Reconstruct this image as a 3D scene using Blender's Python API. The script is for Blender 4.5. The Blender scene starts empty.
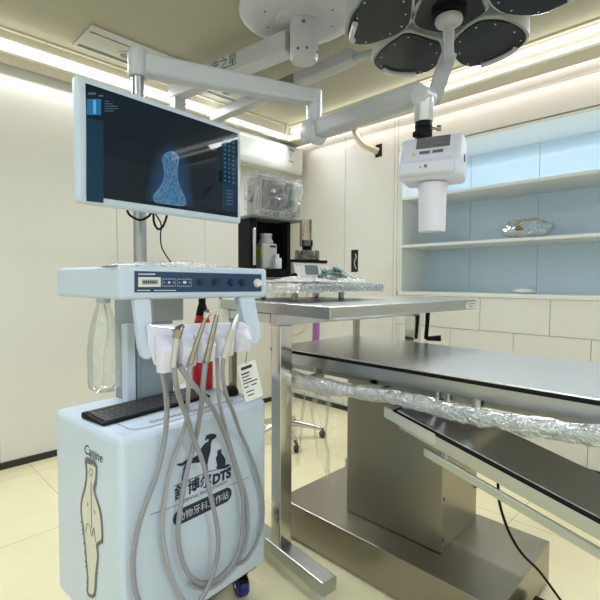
import bpy, bmesh, math, random
from mathutils import Vector, Matrix, Euler, noise
random.seed(7)
scene = bpy.context.scene
COL = scene.collection
PI = math.pi
R = math.radians

# ------------------------------------------------------------------ camera
FPX = 441.3
YAW, PIT, ROL = R(44.75), R(-2.52), R(.22)
CAM = Vector((0, 0, 1.25))
FW = Vector((math.cos(YAW)*math.cos(PIT), math.sin(YAW)*math.cos(PIT), math.sin(PIT)))
RT0 = Vector((math.sin(YAW), -math.cos(YAW), 0))
UP0 = RT0.cross(FW)
RT = RT0*math.cos(ROL) + UP0*math.sin(ROL)
UP = UP0*math.cos(ROL) - RT0*math.sin(ROL)
cd = bpy.data.cameras.new('camera')
cam = bpy.data.objects.new('camera', cd)
COL.objects.link(cam)
m3 = Matrix((RT, UP, -FW)).transposed()
cam.matrix_world = Matrix.Translation(CAM) @ m3.to_4x4()
cd.sensor_width = 36
cd.sensor_fit = 'HORIZONTAL'
cd.lens = 36*FPX/600
cd.clip_start = .02
scene.camera = cam

# ------------------------------------------------------------------ world, exposure, lights
w = bpy.data.worlds.new('world')
scene.world = w
w.use_nodes = True
w.node_tree.nodes['Background'].inputs[0].default_value = (.8, .85, .9, 1)
w.node_tree.nodes['Background'].inputs[1].default_value = .3
scene.view_settings.view_transform = 'Standard'
scene.view_settings.look = 'None'
scene.view_settings.exposure = 0.62
scene.view_settings.gamma = 1
COVE_E, GLOW_E, FILL_W = 2.2, 1.15, 13.5

def area(name, loc, rot, sx, sy, power, color=(1, 1, 1), spread=180):
    l = bpy.data.lights.new(name, 'AREA')
    l.shape = 'RECTANGLE'
    l.size, l.size_y, l.energy, l.color = sx, sy, power, color
    l.spread = R(spread)
    o = bpy.data.objects.new(name, l)
    COL.objects.link(o)
    o.location = loc
    o.rotation_euler = rot
    return o
FILL_PANELS = [(-1.25, .7), (.7, -1.25), (-1.3, -1.3)]  # unseen ceiling panels, added to light the surfaces facing the camera
for x, y in FILL_PANELS:
    area('ceiling_fill', (x, y, 2.745), (0, 0, 0), .56, .56, FILL_W, (.76, .89, 1))
# light of the cove strips, plus an added wall wash and niche fill
area('cove_lamp', (1.2, 3.17, 2.665), (R(-38), 0, 0), 3.6, .05, 17, (.92, .97, 1), 118)
area('cove_lamp', (3.05, .9, 2.665), (0, R(38), 0), .05, 4.4, 20, (.92, .97, 1), 118)
area('glow_lamp', (3.25, .9, 2.60), (0, R(12), 0), .03, 4.4, 3.6, (1, .88, .85), 150)
area('glow_lamp', (.9, 3.35, 2.60), (R(-12), 0, 0), 4.0, .03, 5, (.97, .97, .95), 150)  # added wash for the left wall, no strip stands here
area('niche_fill', (3.50, 1.0, 2.285), (0, 0, 0), .05, 2.0, 2.5, (.80, .92, 1))  # added fill to brighten the recess, no fixture there

# ------------------------------------------------------------------ point tools
def ray(px, py):
    return (RT*((px-300)/FPX) + UP*((300-py)/FPX) + FW)
def at(px, py, ax, v):
    d = ray(px, py); i = 'xyz'.index(ax)
    return CAM + d*((v-CAM[i])/d[i])
def hit(px, py, P0, n):
    d = ray(px, py); P0 = Vector(P0); n = Vector(n)
    return CAM + d*((P0-CAM).dot(n)/d.dot(n))
def dep(px, py, z):
    return CAM + ray(px, py)*z

# ------------------------------------------------------------------ materials
def mat(name, col, rough=.5, metal=0, noise_amt=0, scale=20, bump=0, emit=None, es=0, coat=0, spec=.5, alpha=1, trans=0, ior=1.45, stretch=None, rough_var=0):
    m = bpy.data.materials.new(name)
    m.use_nodes = True
    nt = m.node_tree; n = nt.nodes; L = nt.links
    b = n['Principled BSDF']
    c = (*col, 1) if len(col) == 3 else col
    b.inputs['Base Color'].default_value = c
    b.inputs['Roughness'].default_value = rough
    b.inputs['Metallic'].default_value = metal
    b.inputs['Coat Weight'].default_value = coat
    b.inputs['Specular IOR Level'].default_value = spec
    b.inputs['Alpha'].default_value = alpha
    b.inputs['Transmission Weight'].default_value = trans
    b.inputs['IOR'].default_value = ior
    if emit:
        b.inputs['Emission Color'].default_value = (*emit, 1)
        b.inputs['Emission Strength'].default_value = es
    if noise_amt or bump or rough_var:
        tc = n.new('ShaderNodeTexCoord'); mp = n.new('ShaderNodeMapping')
        nz = n.new('ShaderNodeTexNoise')
        nz.inputs['Scale'].default_value = scale; nz.inputs['Detail'].default_value = 5
        if stretch: mp.inputs['Scale'].default_value = stretch
        L.new(tc.outputs['Object'], mp.inputs[0]); L.new(mp.outputs[0], nz.inputs[0])
        if noise_amt:
            mx = n.new('ShaderNodeMix'); mx.data_type = 'RGBA'
            mx.inputs['A'].default_value = c
            mx.inputs['B'].default_value = tuple(max(0, v*(1-noise_amt)) for v in c[:3]) + (1,)
            L.new(nz.outputs[0], mx.inputs['Factor'])
            L.new(mx.outputs['Result'], b.inputs['Base Color'])
        if bump:
            bp = n.new('ShaderNodeBump'); bp.inputs['Strength'].default_value = bump
            bp.inputs['Distance'].default_value = .01
            L.new(nz.outputs[0], bp.inputs['Height']); L.new(bp.outputs[0], b.inputs['Normal'])
        if rough_var:
            mr = n.new('ShaderNodeMapRange')
            mr.inputs['To Min'].default_value = max(0, rough-rough_var); mr.inputs['To Max'].default_value = rough+rough_var
            L.new(nz.outputs[0], mr.inputs['Value']); L.new(mr.outputs[0], b.inputs['Roughness'])
    return m

def film(name, tint=(.95, .97, 1), opacity=.25, scale=60, bump=1.0, rough=.12, dist=.01, fk=.9):
    """clear crumpled plastic: mostly see-through, with glossy creases and a milky body"""
    m = bpy.data.materials.new(name); m.use_nodes = True
    nt = m.node_tree; n = nt.nodes; L = nt.links
    n.remove(n['Principled BSDF']); out = n['Material Output']
    tr = n.new('ShaderNodeBsdfTransparent'); tr.inputs[0].default_value = (*tint, 1)
    gl = n.new('ShaderNodeBsdfGlossy'); gl.inputs['Roughness'].default_value = rough
    df = n.new('ShaderNodeBsdfDiffuse'); df.inputs[0].default_value = (*tint, 1)
    tc = n.new('ShaderNodeTexCoord'); nz = n.new('ShaderNodeTexNoise'); nz.inputs['Scale'].default_value = scale; nz.inputs['Detail'].default_value = 6
    nz.inputs['Distortion'].default_value = 1.2
    bp = n.new('ShaderNodeBump'); bp.inputs['Strength'].default_value = bump; bp.inputs['Distance'].default_value = dist
    L.new(tc.outputs['Object'], nz.inputs[0]); L.new(nz.outputs[0], bp.inputs['Height'])
    L.new(bp.outputs[0], gl.inputs['Normal']); L.new(bp.outputs[0], df.inputs['Normal'])
    fr = n.new('ShaderNodeFresnel'); fr.inputs[0].default_value = 1.5; L.new(bp.outputs[0], fr.inputs['Normal'])
    sb = n.new('ShaderNodeMath'); sb.operation = 'SUBTRACT'; sb.inputs[1].default_value = .5
    ab = n.new('ShaderNodeMath'); ab.operation = 'ABSOLUTE'
    L.new(nz.outputs[0], sb.inputs[0]); L.new(sb.outputs[0], ab.inputs[0])
    cr = n.new('ShaderNodeMapRange'); cr.inputs['From Min'].default_value = 0; cr.inputs['From Max'].default_value = .06
    cr.inputs['To Min'].default_value = min(1, opacity*2.6); cr.inputs['To Max'].default_value = opacity*.55
    L.new(ab.outputs[0], cr.inputs['Value'])
    m1 = n.new('ShaderNodeMixShader'); m2 = n.new('ShaderNodeMixShader')
    L.new(cr.outputs[0], m1.inputs[0]); L.new(tr.outputs[0], m1.inputs[1]); L.new(df.outputs[0], m1.inputs[2])
    ad = n.new('ShaderNodeMath'); ad.operation = 'MULTIPLY_ADD'; ad.inputs[1].default_value = fk; ad.inputs[2].default_value = .02
    L.new(fr.outputs[0], ad.inputs[0]); L.new(ad.outputs[0], m2.inputs[0])
    L.new(m1.outputs[0], m2.inputs[1]); L.new(gl.outputs[0], m2.inputs[2])
    L.new(m2.outputs[0], out.inputs[0])
    return m

M = {}
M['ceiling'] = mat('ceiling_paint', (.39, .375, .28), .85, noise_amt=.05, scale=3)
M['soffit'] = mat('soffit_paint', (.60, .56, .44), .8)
M['wall'] = mat('wall_panel', (.83, .815, .765), .45, noise_amt=.03, scale=2)
M['joint'] = mat('panel_joint', (.36, .34, .28), .8)
M['wall_white'] = mat('shelf_white', (.80, .83, .82), .45)
M['blue_glass'] = mat('pale_blue_back_panel', (.62, .77, .90), .16)
M['base_dark'] = mat('dark_baseboard', (.03, .028, .025), .5)
M['cove'] = mat('cove_strip_light', (1, 1, 1), emit=(1, .99, .96), es=COVE_E)
M['glow'] = mat('glow_strip_light', (1, 1, 1), emit=(1, .87, .84), es=GLOW_E)
M['diffuser'] = mat('fill_panel_diffuser', (1, 1, 1), emit=(.88, .95, 1), es=5)
M['white'] = mat('white_enamel', (.58, .67, .79), .33)
M['panelwhite'] = mat('white_plastic_housing', (.53, .61, .71), .4)
M['arm'] = mat('white_arm_paint', (.48, .49, .52), .35)
M['headwhite'] = mat('tube_head_white', (.60, .61, .70), .35)
M['mast'] = mat('blue_grey_mast_paint', (.24, .29, .33), .45)
M['armgrey'] = mat('light_grey_arm_paint', (.40, .41, .42), .4)
M['lamp_grey'] = mat('surgical_light_shell', (.34, .37, .36), .4)
M['lamp_glass'] = mat('surgical_light_glass', (.014, .016, .018), .14, spec=.25)
M['lavender'] = mat('white_moulded_plastic', (.72, .71, .82), .4)
M['grey_dark'] = mat('dark_grey_plastic', (.12, .12, .12), .5)
M['black'] = mat('black_plastic', (.008, .008, .009), .5, spec=.12)
M['key'] = mat('keycap_black', (.045, .045, .05), .3)
M['rubber'] = mat('black_rubber', (.008, .008, .008), .7, spec=.2)
M['navy'] = mat('navy_fascia', (.012, .045, .12), .28)
M['ink'] = mat('dark_navy_print', (.02, .025, .055), .6)
M['inkgrey'] = mat('grey_print', (.18, .18, .19), .7)
M['inklight'] = mat('pale_print', (.62, .66, .7), .6)
M['cream'] = mat('cream_print', (.70, .68, .58), .6)
M['lcd'] = mat('lcd_window', (.28, .32, .28), .3)
M['steel'] = mat('brushed_stainless_steel', (.35, .325, .275), .32, metal=1, scale=18, stretch=(1, 1, 30), rough_var=.07, bump=.01)
M['steel_top'] = mat('brushed_stainless_top', (.45, .47, .47), .28, metal=1)
M['steel_pad'] = mat('operating_table_plate', (.86, .87, .88), .28, metal=1)
M['steel_dark'] = mat('dark_steel_frame', (.35, .34, .32), .35, metal=1)  # grey steel of frames, tray feet and arm sleeve
M['alu'] = mat('satin_aluminium', (.62, .64, .66), .4, metal=1)
M['chrome'] = mat('polished_chrome', (.62, .62, .60), .14, metal=1)
M['pole'] = mat('pole_metal', (.38, .39, .40), .36, metal=1)
M['hose'] = mat('grey_silicone_hose', (.29, .29, .33), .42)
M['hose_white'] = mat('pale_silicone_hose', (.37, .37, .40), .4)
M['brass'] = mat('worn_handpiece_metal', (.42, .38, .32), .25, metal=1)
M['tan'] = mat('beige_handpiece_plastic', (.55, .52, .47), .4)
M['clear'] = film('clear_bottle_plastic', (.96, .98, .98), .04, 9, .25, .06, .01, .5)
M['clear2'] = film('smoky_clear_cylinder', (.93, .90, .85), .07, 6, .02, .05, .002)
M['bubble'] = film('bubble_wrap', (.80, .84, .87), .45, 60, .8, .15, .01)
M['film'] = film('thin_plastic_film', (.98, .99, .98), .04, 9, .25, .2, .01, .45)
M['wrap'] = film('crumpled_plastic_wrap', (.97, .98, .98), .11, 9, .6, .12, .02)
M['wrap_dense'] = film('crumpled_plastic_sheet', (.95, .96, .96), .80, 40, 1.0, .15, .02)
M['red'] = mat('red_bottle', (.50, .015, .03), .3)
M['blue'] = mat('blue_caster_tyre', (.01, .02, .16), .4)
M['yellow'] = mat('yellow_sticker', (.65, .60, .02), .5)
M['green'] = mat('green_grey_cable', (.13, .24, .21), .5)
M['purple'] = mat('purple_hose', (.42, .18, .45), .5)
M['beige'] = mat('beige_conduit', (.70, .60, .46), .5)
M['brown'] = mat('brown_paper', (.30, .19, .08), .8)
M['acwhite'] = mat('air_conditioner_white', (.68, .68, .65), .3)
M['monwhite'] = mat('off_white_equipment_plastic', (.46, .47, .45), .4)
M['screen_grey'] = mat('grey_equipment_screen', (.16, .17, .16), .2)
M['lcdblue'] = mat('grey_blue_touchscreen', (.16, .20, .21), .25)
M['card'] = mat('printed_card', (.72, .73, .72), .6)
M['labelblue'] = mat('label_blue', (.15, .28, .55), .6)
M['hole'] = mat('dark_cutout', (.03, .028, .022), .9)
M['vent'] = mat('ceiling_diffuser_plate', (.42, .42, .36), .6)
M['redring'] = mat('red_ring', (.6, .05, .03), .5)

# floor: pale yellow tiles
def floor_mat():
    m = mat('pale_yellow_floor_tile', (.72, .66, .44), .32)
    nt = m.node_tree; n = nt.nodes; L = nt.links; b = n['Principled BSDF']
    tc = n.new('ShaderNodeTexCoord'); br = n.new('ShaderNodeTexBrick')
    br.offset = 0; br.inputs['Scale'].default_value = 1
    br.inputs['Brick Width'].default_value = .8; br.inputs['Row Height'].default_value = .8
    br.inputs['Mortar Size'].default_value = .002
    br.inputs['Color1'].default_value = (.86, .79, .52, 1); br.inputs['Color2'].default_value = (.83, .76, .49, 1)
    br.inputs['Mortar'].default_value = (.45, .40, .28, 1)
    nz = n.new('ShaderNodeTexNoise'); nz.inputs['Scale'].default_value = 4
    mx = n.new('ShaderNodeMix'); mx.data_type = 'RGBA'; mx.blend_type = 'MULTIPLY'; mx.inputs['Factor'].default_value = .15
    L.new(tc.outputs['Object'], br.inputs[0]); L.new(tc.outputs['Object'], nz.inputs[0])
    L.new(br.outputs[0], mx.inputs['A']); L.new(nz.outputs[0], mx.inputs['B'])
    L.new(mx.outputs['Result'], b.inputs['Base Color'])
    return m
M['floor'] = floor_mat()

# ------------------------------------------------------------------ mesh builder
class MB:
    def __init__(s, frame=None):
        s.bm = bmesh.new(); s.F = frame or Matrix.Identity(4)
        s.mats = []
    def _mi(s, m):
        if m is None: return 0
        if m not in s.mats: s.mats.append(m)
        return s.mats.index(m)
    def _merge(s, t, mi=None, smooth=False, X=None):
        F = s.F @ X if X is not None else s.F
        t.transform(F)
        i = s._mi(mi)
        vm = {v: s.bm.verts.new(v.co) for v in t.verts}
        for f in t.faces:
            try:
                nf = s.bm.faces.new([vm[v] for v in f.verts])
            except ValueError:
                continue
            nf.material_index = i; nf.smooth = smooth
        t.free()
    def box(s, a, b, bev=0, seg=2, m=None, X=None, smooth=False):
        a, b = Vector(a), Vector(b)
        t = bmesh.new()
        bmesh.ops.create_cube(t, size=1)
        c = (a+b)/2; d = b-a
        for v in t.verts: v.co = Vector((v.co.x*d.x, v.co.y*d.y, v.co.z*d.z))+c
        if bev: bmesh.ops.bevel(t, geom=list(t.edges), offset=bev, segments=seg, profile=.5, affect='EDGES')
        s._merge(t, m, smooth, X); return s
    def prism(s, pts, h0, h1, bev=0, seg=2, m=None, X=None, smooth=False):
        """polygon in local xy extruded from z=h0 to z=h1"""
        t = bmesh.new()
        lo = [t.verts.new((p[0], p[1], h0)) for p in pts]
        hi = [t.verts.new((p[0], p[1], h1)) for p in pts]
        t.faces.new(lo[::-1]); t.faces.new(hi)
        for i in range(len(pts)):
            j = (i+1) % len(pts)
            t.faces.new((lo[i], lo[j], hi[j], hi[i]))
        if bev: bmesh.ops.bevel(t, geom=list(t.edges), offset=bev, segments=seg, profile=.5, affect='EDGES')
        bmesh.ops.recalc_face_normals(t, faces=t.faces)
        s._merge(t, m, smooth, X); return s
    def poly3(s, pts, nrm, th, m=None, bev=0):
        """planar 3-D polygon given a thickness along -nrm"""
        t = bmesh.new(); n = Vector(nrm).normalized()
        hi = [t.verts.new(p) for p in pts]; lo = [t.verts.new(Vector(p)-n*th) for p in pts]
        t.faces.new(hi); t.faces.new(lo[::-1])
        for i in range(len(pts)):
            j = (i+1) % len(pts); t.faces.new((lo[i], lo[j], hi[j], hi[i]))
        if bev: bmesh.ops.bevel(t, geom=list(t.edges), offset=bev, segments=2, profile=.5, affect='EDGES')
        bmesh.ops.recalc_face_normals(t, faces=t.faces)
        s._merge(t, m); return s
    def cyl(s, p0, p1, r0, r1=None, n=24, m=None, caps=True):
        r1 = r0 if r1 is None else r1
        return s.loft([p0, p1], [r0, r1], n, m, caps, flat=True)
    def loft(s, pts, rad, n=16, m=None, caps=True, flat=False):
        t = bmesh.new(); pts = [Vector(p) for p in pts]
        if not hasattr(rad, '__len__'): rad = [rad]*len(pts)
        up = None; rings = []
        for i, p in enumerate(pts):
            d = (pts[min(i+1, len(pts)-1)]-pts[max(i-1, 0)])
            if d.length < 1e-9: d = Vector((0, 0, 1))
            d.normalize()
            if up is None:
                up = d.orthogonal().normalized()
            up = (up - d*up.dot(d)).normalized()
            sd = d.cross(up)
            rings.append([t.verts.new(p + (up*math.cos(2*PI*k/n) + sd*math.sin(2*PI*k/n))*rad[i]) for k in range(n)])
        for a, b in zip(rings, rings[1:]):
            for k in range(n):
                f = t.faces.new((a[k], a[(k+1) % n], b[(k+1) % n], b[k])); f.smooth = True
        if caps:
            t.faces.new(rings[0][::-1]); t.faces.new(rings[-1])
        bmesh.ops.recalc_face_normals(t, faces=t.faces)
        t.transform(s.F); i = s._mi(m)
        vm = {v: s.bm.verts.new(v.co) for v in t.verts}
        for f in t.faces:
            nf = s.bm.faces.new([vm[v] for v in f.verts]); nf.material_index = i; nf.smooth = len(f.verts) == 4
        t.free(); return s
    def lathe(s, c, prof, n=32, m=None, axis=(0, 0, 1)):
        """prof: list of (radius, height) along axis from c; sharp profile kept"""
        c = Vector(c); ax = Vector(axis).normalized()
        u_ = ax.orthogonal().normalized(); v_ = ax.cross(u_)
        t = bmesh.new(); rings = []
        for r, h in prof:
            if r < 1e-6: rings.append([t.verts.new(c+ax*h)])
            else: rings.append([t.verts.new(c+ax*h+(u_*math.cos(2*PI*k/n)+v_*math.sin(2*PI*k/n))*r) for k in range(n)])
        for a, b in zip(rings, rings[1:]):
            if len(a) == 1 and len(b) == 1: continue
            for k in range(n):
                k2 = (k+1) % n
                if len(a) == 1: t.faces.new((a[0], b[k2], b[k]))
                elif len(b) == 1: t.faces.new((a[k], a[k2], b[0]))
                else: t.faces.new((a[k], a[k2], b[k2], b[k]))
        bmesh.ops.recalc_face_normals(t, faces=t.faces)
        s._merge(t, m, True); return s
    def tube(s, pts, r, n=12, m=None, sub=8):
        return s.loft(smooth_path(pts, sub), r, n, m)
    def sheet(s, P, nu, nv, m=None):
        """P(u,v)->point, smooth sheet"""
        i = s._mi(m)
        g = [[s.bm.verts.new(s.F @ Vector(P(a/nu, b/nv))) for b in range(nv+1)] for a in range(nu+1)]
        for a in range(nu):
            for b in range(nv):
                f = s.bm.faces.new((g[a][b], g[a+1][b], g[a+1][b+1], g[a][b+1])); f.material_index = i; f.smooth = True
        return s
    def build(s, name, m, parent=None, base=None):
        me = bpy.data.meshes.new(name)
        off = parent_loc(parent) if parent else Vector(base or (0, 0, 0))
        bmesh.ops.translate(s.bm, verts=s.bm.verts, vec=-off)
        s.bm.to_mesh(me); s.bm.free()
        if s.mats and s.mats[0] is not None or s.mats:
            for q in s.mats: me.materials.append(q or m)
        else: me.materials.append(m)
        if not me.materials: me.materials.append(m)
        sm = any(p.use_smooth for p in me.polygons)
        if sm:
            try: me.set_sharp_from_angle(angle=R(40))
            except Exception: pass
        o = bpy.data.objects.new(name, me); COL.objects.link(o)
        if parent: o.parent = parent
        else: o.location = off
        return o

def parent_loc(o):
    v = Vector((0, 0, 0))
    while o:
        v += o.location; o = o.parent
    return v
def smooth_path(pts, sub=8):
    pts = [Vector(p) for p in pts]
    if len(pts) < 3: return pts
    P = [pts[0]*2-pts[1]] + pts + [pts[-1]*2-pts[-2]]
    out = []
    for i in range(1, len(P)-2):
        a, b, c, d = P[i-1:i+3]
        for k in range(sub):
            t = k/sub
            out.append(.5*((2*b)+(c-a)*t+(2*a-5*b+4*c-d)*t*t+(3*b-a-3*c+d)*t*t*t))
    out.append(pts[-1]); return out
def closed_smooth(pts, sub=6):
    n = len(pts); out = []
    P = [Vector((*p, 0)) if len(p) == 2 else Vector(p) for p in pts]
    for i in range(n):
        a, b, c, d = P[i-1], P[i], P[(i+1) % n], P[(i+2) % n]
        for k in range(sub):
            t = k/sub
            out.append(.5*((2*b)+(c-a)*t+(2*a-5*b+4*c-d)*t*t+(3*b-a-3*c+d)*t*t*t))
    return out
def frame(o, ang=0, ang2=None):
    return Matrix.Translation(Vector(o)) @ Matrix.Rotation(R(ang), 4, 'Z')
def tag(o, label, cat, group=None, kind=None):
    o['label'] = label; o['category'] = cat
    if group: o['group'] = group
    if kind: o['kind'] = kind
    return o
def thing(name, label, cat, loc, group=None):
    o = bpy.data.objects.new(name, None); COL.objects.link(o)
    o.empty_display_size = .1; o.location = Vector(loc)
    return tag(o, label, cat, group)
def struct(name, mb, m, base=None):
    o = mb.build(name, m, None, base); o['kind'] = 'structure'; return o

def text_obj(name, body, size, O, xd, yd, m, parent, th=.0006, align='LEFT', bold=0, shear=0):
    cu = bpy.data.curves.new(name, 'FONT'); cu.body = body; cu.size = size; cu.align_x = align
    cu.extrude = 0; cu.offset = bold; cu.shear = shear; cu.resolution_u = 3
    t = bpy.data.objects.new(name+'_tmp', cu); COL.objects.link(t)
    dg = bpy.context.evaluated_depsgraph_get(); dg.update()
    me = bpy.data.meshes.new_from_object(t.evaluated_get(dg))
    bpy.data.objects.remove(t); bpy.data.curves.remove(cu)
    xd = Vector(xd).normalized(); yd = Vector(yd).normalized(); zd = xd.cross(yd)
    X = Matrix((xd, yd, zd)).transposed().to_4x4(); X.translation = Vector(O)+zd*th - parent_loc(parent)
    me.transform(X); me.materials.clear(); me.materials.append(m); me.name = name
    o = bpy.data.objects.new(name, me); COL.objects.link(o); o.parent = parent
    return o
def stroke(mb, pts, wd, nrm, m=None, th=.0006, closed=False):
    """flat printed line on a surface"""
    nrm = Vector(nrm).normalized(); pts = [Vector(p) for p in pts]
    if closed: pts = pts+[pts[0], pts[1]]
    i = mb._mi(m); prev = None
    for k in range(len(pts)):
        d = pts[min(k+1, len(pts)-1)]-pts[max(k-1, 0)]
        if d.length < 1e-9: continue
        sd = d.normalized().cross(nrm)*wd/2
        a = mb.bm.verts.new(pts[k]+sd+nrm*th); b = mb.bm.verts.new(pts[k]-sd+nrm*th)
        if prev:
            f = mb.bm.faces.new((prev[0], a, b, prev[1])); f.material_index = i
        prev = (a, b)

# ================================================================== SETTING
X0, Y0 = -2.3, -2.3
XW, YW = 3.3, 3.4
ZT, ZC = 2.62, 2.78
struct('floor', MB().box((X0-.1, Y0-.1, -.1), (XW+.6, YW+.1, 0)), M['floor'])
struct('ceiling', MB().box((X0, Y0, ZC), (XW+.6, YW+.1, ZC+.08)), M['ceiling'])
# soffit ring round the raised ceiling
mb = MB()
mb.box((3.10, Y0, ZT), (3.25, YW, ZC)).box((X0, 3.22, ZT), (3.10, YW-.05, ZC))
mb.box((X0, Y0, ZT), (X0+.2, 3.22, ZC)).box((X0+.2, Y0, ZT), (3.10, Y0+.2, ZC))
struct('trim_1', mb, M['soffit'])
# stepped lip and strip lights of the cove
mb = MB()
mb.box((3.075, Y0+.2, ZC-.015), (3.10, 3.22, ZC)).box((X0+.2, 3.195, ZC-.015), (3.075, 3.22, ZC))
mb.box((3.07, Y0+.2, ZT-.004), (3.10, 3.22, ZT+.012)).box((X0+.2, 3.19, ZT-.004), (3.07, 3.22, ZT+.012))
struct('trim_2', mb, M['soffit'])
def strip(name, a, b, m, label, group=None):
    return tag(MB().box(a, b).build(name, m, None, ((Vector(a)+Vector(b))/2)), label, 'strip light', group)
strip('strip_light', (.2, 3.205, 2.685), (2.14, 3.219, 2.705), M['cove'], 'upper of two bright strip lights in the ceiling cove behind the monitor')
strip('strip_light', (.2, 3.190, 2.634), (2.08, 3.219, 2.650), M['cove'], 'lower of two bright strip lights in the ceiling cove behind the monitor')
strip('strip_light', (2.2, 3.208, 2.645), (3.09, 3.219, 2.68), M['cove'], 'short bright strip light in the cove above the air conditioner')
strip('strip_light', (3.085, Y0+.3, 2.715), (3.099, 3.19, 2.745), M['cove'], 'upper long white strip light in the cove on the shelving side')
strip('strip_light', (3.075, Y0+.3, 2.655), (3.099, 3.19, 2.668), M['cove'], 'lower long white strip light in the cove on the shelving side')
strip('strip_light', (3.262, Y0+.3, 2.628), (3.29, 3.38, 2.64), M['glow'], 'pinkish strip light at the top of the wall above the shelving')

# right wall (x = 3.3): large panels over a dark backing, with the shelving recess left open
NY0, NY1, NZ0, NZ1, NX = -.2, 2.05, 1.16, 2.325, 3.76
G = .004
mb = MB()
bk = M['joint']
for a, b in [((XW+.012, NY1+.02, 0), (XW+.05, YW+.1, ZC)), ((XW+.012, Y0, 0), (XW+.05, NY0-.02, ZC)),
             ((XW+.012, NY0-.02, 0), (XW+.05, NY1+.02, NZ0-.03)), ((XW+.012, NY0-.02, NZ1+.02), (XW+.05, NY1+.02, ZC))]:
    mb.box(a, b, m=bk)
def pan(y0, y1, z0, z1): mb.box((XW, y0+G/2, z0+G/2), (XW+.014, y1-G/2, z1-G/2), m=M['wall'])
H1 = (2.513, 2.598, 1.332, 1.54); H2 = (2.262, 2.338, 2.345, 2.46)
pan(2.675, YW, 0, ZC)
# the panel with the two cut-outs, in pieces around them
def pc(y0, y1, z0, z1): mb.box((XW, y0, z0), (XW+.014, y1, z1), m=M['wall'])
ya, yb = 2.133+G/2, 2.675-G/2
pc(ya, yb, 0, H1[2]); pc(H1[1], yb, H1[2], H1[3]); pc(ya, H1[0], H1[2], H1[3]); pc(ya, yb, H1[3], H2[2])
pc(ya, H2[0], H2[2], H2[3]); pc(H2[1], yb, H2[2], H2[3]); pc(ya, yb, H2[3], ZC)
pan(2.098, 2.133, 0, ZC)
pan(-.25, 2.098, 2.56, ZC); pan(-.25, 2.098, NZ1+.03, 2.56); pan(2.05+.02, 2.098, NZ0, NZ1+.03)
rows = [(.88, 1.13, 1.368), (.605, .88, 1.60), (.33, .605, 1.368), (0, .33, 1.60)]
for z0, z1, yj in rows:
    e = sorted([2.098] + [yj+k*.474 for k in range(-8, 3) if -.25 < yj+k*.474 < 2.09] + [-.25])
    for a, b in zip(e, e[1:]): pan(a, b, z0, z1)
for y in range(-3, 0): pan(y*.75-.0, y*.75+.75 if y < -1 else -.25, 0, ZC)
struct('wall_right', mb, M['wall'])
struct('baseboard_right', MB().box((XW-.012, Y0, 0), (XW, YW, .045), .002), M['base_dark'])
# left wall (y = 3.4)
mb = MB()
mb.box((X0, YW+.012, 0), (XW+.06, YW+.05, ZC), m=M['joint'])
e = [X0, -1.73, -.94, -.15, .64, 1.43, 2.22, 3.01, XW]
for a, b in zip(e, e[1:]): mb.box((a+G/2, YW, 0), (b-G/2, YW+.014, ZC), m=M['wall'])
struct('wall_left', mb, M['wall'])
struct('baseboard_left', MB().box((X0, YW-.012, 0), (XW-.012, YW, .045), .002), M['base_dark'])
struct('wall_back', MB().box((X0-.1, Y0, 0), (X0, YW+.05, ZC)), M['wall'])
struct('wall_front', MB().box((X0-.1, Y0-.1, 0), (XW+.06, Y0, ZC)), M['wall'])

# built-in shelving in the right wall
sh = thing('built_in_shelving', 'white built-in shelving with pale blue back set into the panelled wall', 'shelving', (XW+.2, 1.0, NZ0))
MB().box((XW, NY1, NZ0), (NX, NY1+.02, NZ1+.02)).build('side_panel', M['wall_white'], sh)
MB().box((XW, NY0-.02, NZ0), (NX, NY0, NZ1+.02)).build('side_panel', M['wall_white'], sh)
mb = MB()
ys = [NY0, .56, 1.12, 1.66, NY1]
for a, b in zip(ys, ys[1:]): mb.box((NX, a+.002, NZ0), (NX+.02, b-.002, NZ1))
o = mb.build('back_panel', M['blue_glass'], sh); o['label'] = 'pale blue glossy back panel'
MB().box((XW, NY0, NZ1), (NX, NY1, NZ1+.02)).build('top_panel', M['wall_white'], sh)
MB().box((XW-.01, NY0-.04, NZ0-.03), (NX+.02, NY1+.03, NZ0), .003).build('ledge', M['wall_white'], sh)
for z in (1.557, 1.955):
    MB().box((XW+.002, NY0, z-.022), (NX, NY1, z), .002).build('shelf', M['wall_white'], sh)

# plates behind the two cut-outs, and the conduit coming out of the upper one
cp = tag(MB().box((XW+.009, H1[0], H1[2]), (XW+.0125, H1[1], H1[3])).build('wall_cutout', M['hole'], None, (XW, 2.55, 1.33)), 'tall dark rectangular cable cutout in the cream wall above the instrument tray', 'wall opening')
MB().tube([(XW+.005, 2.54, 1.36), (XW-.008, 2.55, 1.42), (XW-.002, 2.535, 1.47), (XW+.006, 2.55, 1.50)], .004, 8, M['inklight']).build('loose_wire', M['inklight'], cp)
cp = tag(MB().box((XW+.009, H2[0], H2[2]), (XW+.0125, H2[1], H2[3])).build('wall_cutout', M['hole'], None, (XW, 2.3, 2.34)), 'small square dark cutout high on the wall where a beige pipe enters', 'wall opening')
tag(MB().tube([(3.255, 2.55, 2.70), (3.25, 2.53, 2.62), (3.245, 2.48, 2.53), (3.25, 2.41, 2.455), (3.28, 2.335, 2.415), (XW+.008, 2.31, 2.40)], .027, 20).build('conduit_pipe', M['beige'], None, (3.25, 2.5, 2.4)), 'beige bent conduit pipe running from the ceiling into the square wall cutout', 'pipe')

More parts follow.
